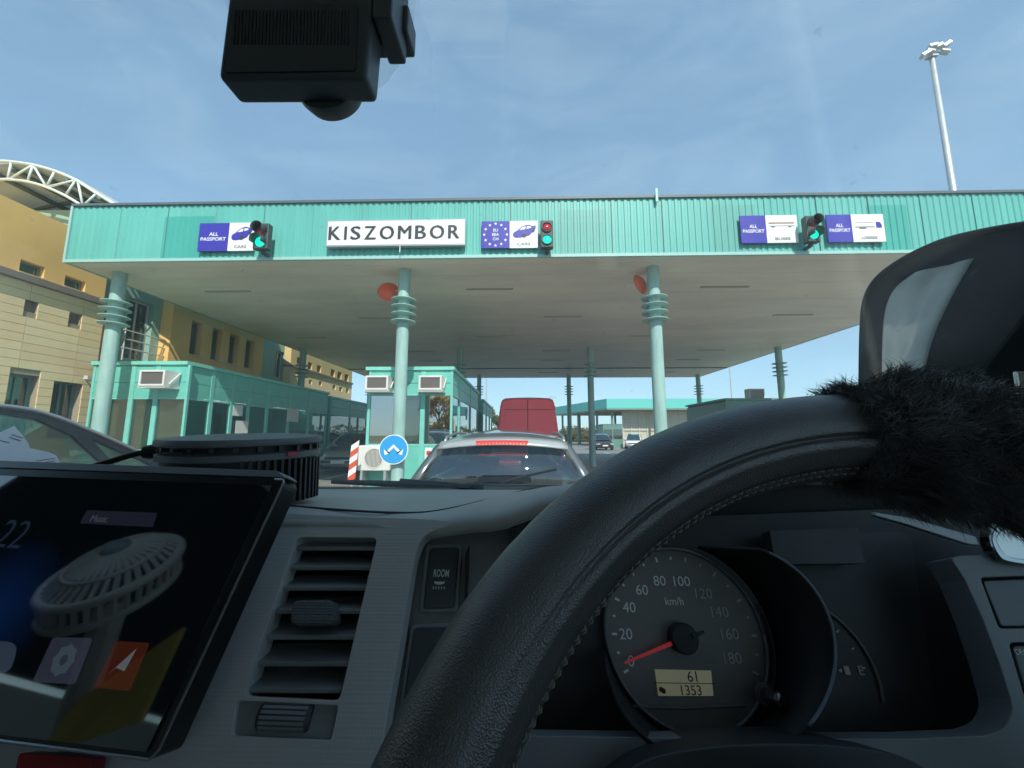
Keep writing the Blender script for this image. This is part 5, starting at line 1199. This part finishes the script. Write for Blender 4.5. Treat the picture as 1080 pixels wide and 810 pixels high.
# fur sleeve: a dark fleece tube plus many hairs
M_fle = pm('fur_base', (0.010, 0.011, 0.012), 0.95)
M_fur = pm('black_fur', (0.05, 0.056, 0.06), 0.45, spec=0.5, sheen=0.3)
rows = []
for i in range(64):
    th = R(91 - i*1.9); tp = min(1, i/3)
    rows.append([rimp(th, R(360*k/28), ST + 0.0015 + tp*(0.0055 + 0.002*noise.noise(Vector((th*9, k*0.6, 2))))) for k in range(28)])
fs_ = MB().grid(rows, True).build('fur_sleeve', M_fle, stw, True)
rg = random.Random(21); mb = MB()
for ci in range(2700):
    th0 = R(90.5 - (rg.random()**1.1)*60); ph0 = R(rg.uniform(-35, 255)); edge = th0 > R(86.5)
    e = sa*math.cos(th0) + sb*math.sin(th0); nrm = e*math.cos(ph0) + sn*math.sin(ph0); tan = sa*math.sin(th0) - sb*math.cos(th0); bin_ = nrm.cross(tan)
    fl = noise.noise_vector(Vector((th0*7, ph0*1.1, 0.0)))
    d1 = (nrm*0.55 + tan*((0.55 + 1.0*fl.x) if not edge else (-0.55 + 0.5*fl.x)) + bin_*1.3*fl.y + Vector((rg.gauss(0, .22), rg.gauss(0, .22), rg.gauss(0, .22)))).normalized()
    L_ = rg.uniform(0.009, 0.0175)*(0.75 if edge else 1.0); cv = (tan*rg.gauss(0, .7) + bin_*rg.gauss(0, .7) - nrm*0.75 + Vector((0, 0, -0.25)))
    q0 = rimp(th0, ph0, ST + (0.0055 if not edge else 0.001)); q1 = q0 + d1*L_*0.38; d2 = (d1 + cv*0.55).normalized(); q2 = q1 + d2*L_*0.34; d3 = (d2 + cv*0.6).normalized(); q3 = q2 + d3*L_*0.30
    for h in range(19):
        j = Vector((rg.gauss(0, 1), rg.gauss(0, 1), rg.gauss(0, 1)))*0.0016
        r0 = rimp(th0 + rg.gauss(0, R(1.1)), ph0 + rg.gauss(0, R(7)), ST + (0.005 if not edge else 0.0)); k = rg.uniform(0.75, 1.12)
        p1 = q1.lerp(r0 + (q1 - q0), 0.75) + j*0.3; p2 = q2.lerp(r0 + (q2 - q0), 0.5)*1.0 + j*0.6; p3 = p2 + (q3 - q2)*k + j*0.8
        w_ = rg.uniform(0.00008, 0.00015); sd_ = d1.cross(q0 - CAM).normalized()*w_
        mb.add([r0 - sd_, r0 + sd_, p1 + sd_, p1 - sd_, p2 + sd_*0.8, p2 - sd_*0.8, p3], [(0, 1, 2, 3), (3, 2, 4, 5), (5, 4, 6)])
me = bpy.data.meshes.new('fur_hairs'); me.from_pydata(mb.v, [], mb.f); me.update()
link('fur_hairs', me, M_fur, stw, 'stuff')

# ================================================================== HEAD UNIT TABLET
PT = Plane(atY(300, 505, 0.29), tilt=21, yaw=-9)
tab = thing('head_unit', 'large black tablet-style screen standing on the centre dash', 'screen', PT.p(80, 810))
TL = rr([(-330, 482), (300.5, 504), (160, 804), (-330, 745)], 0.035, 5)
M_tbz = pm('tablet_black', (0.012, 0.013, 0.014), 0.28)
plate('casing', [PT.pts(TL)], -PT.n*0.018, M_tbz, tab, 0.0028, 3)
MB().tube([PT.p(290, 505.5, 0.0002), PT.p(298.5, 506, 0.0002), PT.p(299, 509, 0.0002), PT.p(168, 790, 0.0002), PT.p(158, 801, 0.0002), PT.p(-40, 776, 0.0002)], 0.0009, 6).build('edge_chrome', pm('tablet_edge', (0.35, 0.37, 0.40), 0.25, metal=0.8), tab)
plate('top_edge', [PT.pts(rr([(-330, 473.5), (292, 496.5), (301, 503.5), (-330, 481.5)], 0.2), 0.001)], -PT.n*0.015, pm('tablet_top_grey', (0.17, 0.19, 0.22), 0.3), tab, 0.0015, 3)
M_scr = pm('screen_glass', (0.010, 0.014, 0.017), 0.03, spec=1.0, coat=1.0)
scr = plate('display', [PT.pts([(-310, 490), (287, 512), (154, 793), (-310, 738)], 0.0015)], -PT.n*0.001, M_scr, tab)
def ui(nm, P, col, e, par=scr, lift=0.0017):
    return plate(nm, [PT.pts(P, lift)], -PT.n*0.0001, pm('ui_%s_%.2f' % (nm, P[0][0]), tuple(c*0.04 for c in col), 0.04, spec=1.0, emit=(col, e)), par)
ui('settings_tile', rr([(56, 672), (98, 673), (79, 722), (34, 719)], 0.1), (0.16, 0.19, 0.30), 0.05)
ui('navigation_tile', rr([(122, 676), (158, 678), (137, 729), (98, 725)], 0.1), (0.30, 0.07, 0.04), 0.045)
ui('navigation_arrow', [(144, 684), (131, 708), (122, 704), (114, 711)], (0.5, 0.55, 0.6), 0.07, lift=0.0019)
ui('media_bar', [(92, 538), (166, 541), (161, 556), (84, 552)], (0.10, 0.12, 0.20), 0.04)
gc = PT.p(67, 696, 0.0019)
plate('settings_gear', [[gc + PT.u*(0.0075*(1 + 0.18*(k % 2 == 0))*math.cos(k*math.pi/8)) + PT.v*(0.0075*(1 + 0.18*(k % 2 == 0))*math.sin(k*math.pi/8)) for k in range(16)], [gc + PT.u*0.003*math.cos(k*math.pi/6) + PT.v*0.003*math.sin(k*math.pi/6) for k in range(12)]], -PT.n*0.0001, pm('ui_gear', (0.005, 0.006, 0.008), 0.04, spec=1.0, emit=((0.30, 0.42, 0.55), 0.05)), scr)
M_uib = pm('ui_blue_text', (0.002, 0.003, 0.006), 0.04, spec=1.0, emit=((0.20, 0.34, 0.62), 0.02))
M_uid = pm('ui_dim_text', (0.002, 0.002, 0.003), 0.04, spec=1.0, emit=((0.3, 0.33, 0.4), 0.06))
text('clock_digits', '22', PT.p(14, 563, 0.0018), PT.u, PT.v, 0.020, M_uib, scr, off=-0.01, ext=0.0001)
text('lettering', 'Music', PT.p(105, 547, 0.0019), PT.u, PT.v, 0.005, M_uid, scr, ext=0.0001)
# blue glow of the wallpaper at the left of the screen
gm = bpy.data.materials.new('ui_wallpaper'); gm.use_nodes = True; MATS['ui_wallpaper'] = gm
t_ = gm.node_tree; b_ = t_.nodes['Principled BSDF']; b_.inputs['Base Color'].default_value = (0.004, 0.005, 0.008, 1); b_.inputs['Roughness'].default_value = 0.04; b_.inputs['Specular IOR Level'].default_value = 1.0; b_.inputs['Coat Weight'].default_value = 1.0; b_.inputs['Base Color'].default_value = (0.010, 0.014, 0.017, 1); b_.inputs['Coat Roughness'].default_value = 0.03
cc = t_.nodes.new('ShaderNodeTexCoord'); gr = t_.nodes.new('ShaderNodeTexGradient'); gr.gradient_type = 'SPHERICAL'; mp_ = t_.nodes.new('ShaderNodeMapping')
gp = PT.p(-5, 645, 0.0016) - ORG[tab.name]
mp_.vector_type = 'TEXTURE'; mp_.inputs['Location'].default_value = gp; mp_.inputs['Scale'].default_value = (0.05, 0.05, 0.05)
t_.links.new(cc.outputs['Object'], mp_.inputs[0]); t_.links.new(mp_.outputs[0], gr.inputs[0])
ra = t_.nodes.new('ShaderNodeValToRGB'); ra.color_ramp.elements[0].color = (0, 0, 0, 1); ra.color_ramp.elements[1].color = (0.01, 0.07, 0.36, 1)
t_.links.new(gr.outputs['Fac'], ra.inputs[0]); t_.links.new(ra.outputs[0], b_.inputs['Emission Color']); b_.inputs['Emission Strength'].default_value = 0.05
plate('wallpaper', [PT.pts([(-309, 490.5), (286, 512.3), (153.5, 792.3), (-309, 737.5)], 0.00155)], -PT.n*0.00004, gm, scr)
ui('dial_icon', rr([(-14, 676), (20, 677), (10, 712), (-24, 708)], 0.4), (0.18, 0.28, 0.42), 0.05)

# ================================================================== ROUND BLACK DEVICE ON THE DASH
DC = V((259 - 550)/410*0.405, 0.405, -0.062); tx_ = Vector((0.0, -0.045, 1)).normalized()
dev = thing('dash_air_purifier', 'round flat black air purifier with vented side on the dash top', 'air purifier', DC)
rad = 0.069
M_dv = pm('device_black', (0.022, 0.024, 0.027), 0.4, bump=('noise', 900, 0.1, 0.0003))
M_dv2 = pm('device_lid', (0.10, 0.115, 0.12), 0.45, bump=('noise', 900, 0.15, 0.0003))
MB().lathe([(rad*0.98, 0.053), (rad*1.03, 0.0545), (rad*1.04, 0.058), (rad*1.02, 0.0605), (rad*0.7, 0.0625), (0.001, 0.063)], DC, tx_, 64, cap=False).build('lid', M_dv2, dev, True, sharp=50)
MB().lathe([(rad*0.93, 0.047), (rad*0.93, 0.053)], DC, tx_, 48).build('air_gap_core', M_pit, dev, True, sharp=40)
MB().lathe([(rad*0.9, 0.0405), (rad*1.02, 0.041), (rad*1.02, 0.0465), (rad*0.95, 0.048)], DC, tx_, 64).build('collar', M_dv2, dev, True, sharp=40)
MB().lathe([(rad*0.95, 0.0), (rad*0.96, 0.03), (rad*0.97, 0.0405)], DC, tx_, 64).build('drum', M_dv, dev, True, sharp=40)
for k in range(24):
    a = R(-90 + k*15); e = Vector((math.cos(a), math.sin(a), 0))
    MB().obox(DC + e*rad*0.97 + tx_*0.050, e*0.002, e.cross(tx_)*0.002, tx_*0.003).build('spacer', M_dv, dev)
for k in range(14):
    a = R(-56 + k*5.2); e = Vector((math.cos(a), math.sin(a), 0))
    MB().obox(DC + e*rad*1.0 + tx_*0.019, e*0.0035, e.cross(tx_)*0.0013, tx_*0.0205).build('grille_fin', M_dv, dev)
MB().obox(DC + Vector((math.cos(R(-22)), math.sin(R(-22)), 0))*rad*1.025 + tx_*0.044, Vector((0.002, 0.005, 0)), Vector((0.001, -0.0005, 0)), tx_*0.0018).build('red_reflection_bar', pm('red_reflection', (0.4, 0.05, 0.06), 0.4), dev)  # red colour put in for a small reflection on the collar
for a in (-128, -118): 
    e = Vector((math.cos(R(a)), math.sin(R(a)), 0)); MB().obox(DC + e*rad*0.965 + tx_*0.024, e*0.003, e.cross(tx_)*0.004, tx_*0.005).build('socket', M_pit, dev)
cb = smooth_curve([atY(166, 476, 0.37), atY(152, 477, 0.37), atY(135, 481, 0.365), atY(112, 488, 0.36), atY(88, 495, 0.355), atY(60, 503, 0.35)], 6)
MB().tube(cb, 0.0028, 8).build('power_cable', M_blk, dev, True)
MB().tube([atY(172, 475.5, 0.375), atY(152, 477, 0.37)], [0.0085, 0.006], 12).build('plug', M_blk, dev)
# ================================================================== PAPERS ON THE DASH
PP = Plane(atY(30, 490, 0.38), tilt=62, yaw=-6)
M_pap = pm('receipt_paper', (0.88, 0.88, 0.88), 0.7, var=(12, 0.05))
tt_ = M_pap.node_tree; tl_ = tt_.nodes.new('ShaderNodeBsdfTranslucent'); tl_.inputs[0].default_value = (0.9, 0.9, 0.9, 1); kk_ = tt_.nodes.new('ShaderNodeMixShader'); kk_.inputs[0].default_value = 0.3
tt_.links.new(tt_.nodes['Principled BSDF'].outputs[0], kk_.inputs[1]); tt_.links.new(tl_.outputs[0], kk_.inputs[2]); tt_.links.new(kk_.outputs[0], tt_.nodes['Material Output'].inputs['Surface'])
M_print = pm('receipt_print', (0.22, 0.22, 0.24), 0.7)
pt_ = thing('folded_paper', 'creased white printed paper slip behind the screen at the far left', 'paper', PP.p(20, 505))
f1 = plate('front_leaf', [PP.pts(sc2([(-40, 452), (-5, 462), (20, 470), (52, 477)], 3) + sc2([(59, 480), (62.5, 487), (62.5, 497)], 3) + [(62, 512), (-40, 512)], 0.0)], -PP.n*0.0006, M_pap, pt_)
plate('back_leaf', [PP.pts([(-30, 466), (0, 456), (15, 449), (24, 459), (30, 468), (40, 500), (-30, 505)], -0.008)], -PP.n*0.0006, M_pap, pt_)
for k, (xa_, xb_, ya_, yb_) in enumerate(((38, 58, 486, 483.2), (36, 58, 489, 486.4), (34, 58, 492, 489.6), (40, 58, 495, 493), (12, 24, 458, 462), (10, 22, 461, 465), (-2, 10, 464, 467))):
    o3 = -0.0075 if k in (4, 5) else 0.0004
    a, b = PP.p(xa_, ya_, o3), PP.p(xb_, yb_, o3); MB().obox((a+b)/2, (b-a)/2, PP.v*0.0006, PP.n*0.0001).build('printed_line', M_print, f1)
# ================================================================== DASH CAMERA
dcm = thing('dash_camera', 'black boxy dash camera hanging from the top of the windscreen', 'dash camera', atY(320, 100, 0.25))
M_dc = pm('dashcam_black', (0.05, 0.062, 0.066), 0.42, bump=('noise', 900, 0.12, 0.0003))
dcb = [atY(x, y, 0.24) for x, y in rr([(243, -28), (229, 82), (386, 81), (396, -28)], 0.06)]
bevel(plate('body', [dcb], (0, 0.023, 0), M_dc, dcm), 0.0045, 4)
plate('screen', [[atY(x, y, 0.2388) for x, y in rr([(246, 6), (236, 76), (375, 74), (378, 3)], 0.06)]], (0, 0.002, 0), pm('dashcam_screen', (0.022, 0.03, 0.034), 0.12, coat=0.5), dcm)
g_ = MB()
for k in range(34):
    a = atY(248 + k*3.6, 10, 0.2383); b = atY(246 + k*3.65, 46, 0.2383); g_.obox((a+b)/2, Vector((0.0004, 0, 0)), (b-a)/2, Vector((0, 0.0002, 0)))
g_.build('screen_film_ribs', pm('film_rib', (0.026, 0.034, 0.038), 0.3), dcm)['kind'] = 'stuff'
lc_ = atY(345, 86, 0.262)
MB().lathe([(0.025, 0.0), (0.025, 0.006), (0.022, 0.014), (0.018, 0.016), (0.013, 0.0145), (0.001, 0.012)], lc_, (0, 1, -0.08), 32).build('lens_barrel', M_dc, dcm, True, sharp=40)
a = atY(397, 36, 0.25); b = atY(420, 0, 0.25)
bevel(MB().box(a.x + 0.001, b.x, 0.238, 0.275, a.z, b.z + 0.03).build('mount_block', M_dc, dcm), 0.002)
bevel(MB().box(a.x - 0.07, b.x + 0.004, 0.262, 0.285, b.z - 0.012, b.z + 0.012).build('mount_arm', M_dc, dcm), 0.002)
cc = onws(333, -22, 0.006)
MB().lathe([(0.078, 0.0), (0.078, 0.0012), (0.02, 0.004)], cc, -nn, 48).build('suction_film', glass('clear_film', (0.94, 0.955, 0.95), -0.01), dcm)
MB().tube([cc - nn*0.004, Vector((a.x - 0.02, 0.28, b.z + 0.01))], 0.012, 12).build('mount_stem', M_dc, dcm)

# ================================================================== SIDE SUNSHADE
SX = 0.598
M_blkc = pm('black_cloth', (0.012, 0.015, 0.017), 0.95, spec=0.1, bump=('noise', 500, 0.3, 0.0006))
ss = thing('window_sunshade', 'black side-window sunshade with a grey fabric corner, above the fur sleeve', 'sunshade', (SX, 0.55, ZC - 0.1))
so2 = sc2([(909, 455), (910, 400), (911, 350), (914, 318), (925, 296), (947, 278), (977, 262), (1012, 250), (1080, 237.5), (1200, 224)], 5)
P_ = [atX(x, y, SX) for x, y in so2]; P_ += [Vector((SX, 0.34, P_[-1].z)), Vector((SX, 0.34, P_[0].z))]
A1 = sc2([(931, 440), (930, 392), (931, 350), (935, 322), (945, 303), (964, 288)], 6); A2 = sc2([(969, 440), (975, 392), (985, 354), (999, 322), (1013, 296), (1027, 272.5)], 6)
plate('shade_panel', [P_, [atX(x + 1.5, y + 1.5, SX) for x, y in A1] + [atX(x - 1.5, y + 1.5, SX) for x, y in reversed(A2)]], (0.012, 0, 0), M_blkc, ss)
MB().tube([p + Vector((-0.002, 0, 0)) for p in P_[:-2]], 0.0045, 8).build('edge_piping', M_blkc, ss, True)
gp_ = [(931, 440), (930, 392), (931, 350), (935, 322), (945, 303), (962, 289), (990, 279), (1026, 272.5), (1014, 296), (1000, 322), (986, 352), (975, 392), (970, 440)]
grd = []
A1 = sc2([(931, 440), (930, 392), (931, 350), (935, 322), (945, 303), (964, 288)], 6); A2 = sc2([(969, 440), (975, 392), (985, 354), (999, 322), (1013, 296), (1027, 272.5)], 6)
for (xa_, ya_), (xb_, yb_) in zip(A1, A2):
    row = []
    for k in range(15):
        f = k/14; p = atX(xa_ + (xb_ - xa_)*f, ya_ + (yb_ - ya_)*f, SX - 0.003)
        wv = 0.009*noise.noise(Vector((p.y*30, p.z*14, 1.0))) + 0.005*noise.noise(Vector((p.y*75 + p.z*40, p.z*30, 5.0))); p.x -= 0.003 + wv*math.sin(math.pi*f)*1.4 if 0 < f < 1 else 0
        row.append(p)
    grd.append(row)
gf = MB().grid(grd).build('grey_fabric', pm('grey_cloth', (0.50, 0.54, 0.52), 0.8, var=(30, 0.08), bump=('noise', 600, 0.25, 0.0005)), ss, True); gf.modifiers.new('t', 'SOLIDIFY').thickness = 0.0012
tt_ = MATS['grey_cloth'].node_tree; tl_ = tt_.nodes.new('ShaderNodeBsdfTranslucent'); tl_.inputs[0].default_value = (0.75, 0.78, 0.75, 1); kk_ = tt_.nodes.new('ShaderNodeMixShader'); kk_.inputs[0].default_value = 0.5
tt_.links.new(tt_.nodes['Principled BSDF'].outputs[0], kk_.inputs[1]); tt_.links.new(tl_.outputs[0], kk_.inputs[2]); tt_.links.new(kk_.outputs[0], tt_.nodes['Material Output'].inputs['Surface'])
# bright metal sliver at the very edge of the view
a = atX(1076, 392, SX - 0.02); b = atX(1084, 409, SX - 0.02)
o = bevel(MB().box(SX - 0.03, SX - 0.014, b.y, a.y, b.z, a.z).build('edge_sliver', pm('bright_metal', (0.75, 0.75, 0.73), 0.25, metal=0.5), cab), 0.002)

# ================================================================== FAN AND YELLOW BOARD (behind the viewer, mirrored in the dark screen)
def mirr(px, py, s_):
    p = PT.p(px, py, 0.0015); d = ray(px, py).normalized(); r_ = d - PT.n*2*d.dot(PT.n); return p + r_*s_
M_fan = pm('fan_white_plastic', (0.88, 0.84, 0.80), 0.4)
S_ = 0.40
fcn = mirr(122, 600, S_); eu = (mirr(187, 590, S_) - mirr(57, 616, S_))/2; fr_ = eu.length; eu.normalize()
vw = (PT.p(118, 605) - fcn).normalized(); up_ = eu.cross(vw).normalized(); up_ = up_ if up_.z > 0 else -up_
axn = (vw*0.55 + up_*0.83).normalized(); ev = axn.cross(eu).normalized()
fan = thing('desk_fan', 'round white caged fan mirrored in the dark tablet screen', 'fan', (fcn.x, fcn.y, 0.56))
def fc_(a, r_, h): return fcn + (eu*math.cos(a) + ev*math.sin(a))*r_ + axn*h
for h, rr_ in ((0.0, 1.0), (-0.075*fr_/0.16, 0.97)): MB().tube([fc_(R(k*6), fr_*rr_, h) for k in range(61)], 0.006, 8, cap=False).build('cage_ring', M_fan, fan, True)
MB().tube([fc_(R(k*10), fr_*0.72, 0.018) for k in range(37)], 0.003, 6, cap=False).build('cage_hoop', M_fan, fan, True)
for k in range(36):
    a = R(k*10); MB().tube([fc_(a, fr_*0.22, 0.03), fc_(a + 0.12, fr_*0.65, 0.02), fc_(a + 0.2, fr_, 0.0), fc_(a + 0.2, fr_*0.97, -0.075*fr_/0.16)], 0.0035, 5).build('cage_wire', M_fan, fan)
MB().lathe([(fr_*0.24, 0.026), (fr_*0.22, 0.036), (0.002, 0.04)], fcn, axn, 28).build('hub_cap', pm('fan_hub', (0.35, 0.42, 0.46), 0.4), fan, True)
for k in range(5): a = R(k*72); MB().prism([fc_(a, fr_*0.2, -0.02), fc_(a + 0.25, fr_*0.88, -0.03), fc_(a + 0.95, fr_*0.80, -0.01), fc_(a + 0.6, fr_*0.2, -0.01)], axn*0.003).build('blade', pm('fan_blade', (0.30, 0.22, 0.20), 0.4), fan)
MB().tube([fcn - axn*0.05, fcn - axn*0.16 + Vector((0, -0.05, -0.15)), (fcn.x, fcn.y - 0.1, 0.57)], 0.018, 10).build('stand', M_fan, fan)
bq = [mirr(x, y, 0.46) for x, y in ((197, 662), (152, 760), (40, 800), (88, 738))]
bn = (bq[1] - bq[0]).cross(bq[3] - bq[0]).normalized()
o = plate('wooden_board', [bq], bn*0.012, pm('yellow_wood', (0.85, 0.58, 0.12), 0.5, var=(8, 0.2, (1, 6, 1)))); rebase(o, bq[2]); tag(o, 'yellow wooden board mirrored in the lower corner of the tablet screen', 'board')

t = thing('window_sunshade', 'unseen black cloth added over the passenger side window to darken the screen reflection', 'sunshade', (VX0 + 0.06, -0.2, ZC - 0.11))  # unseen cloth added so the tablet screen mirrors no bright window
plate('shade_panel', [[V(VX0 + 0.056, -0.74, -0.11), V(VX0 + 0.056, 0.20, -0.11), V(VX0 + 0.056, 0.14, 0.40), V(VX0 + 0.056, -0.74, 0.40)]], (0.01, 0, 0), M_blkc, t, 0.003)
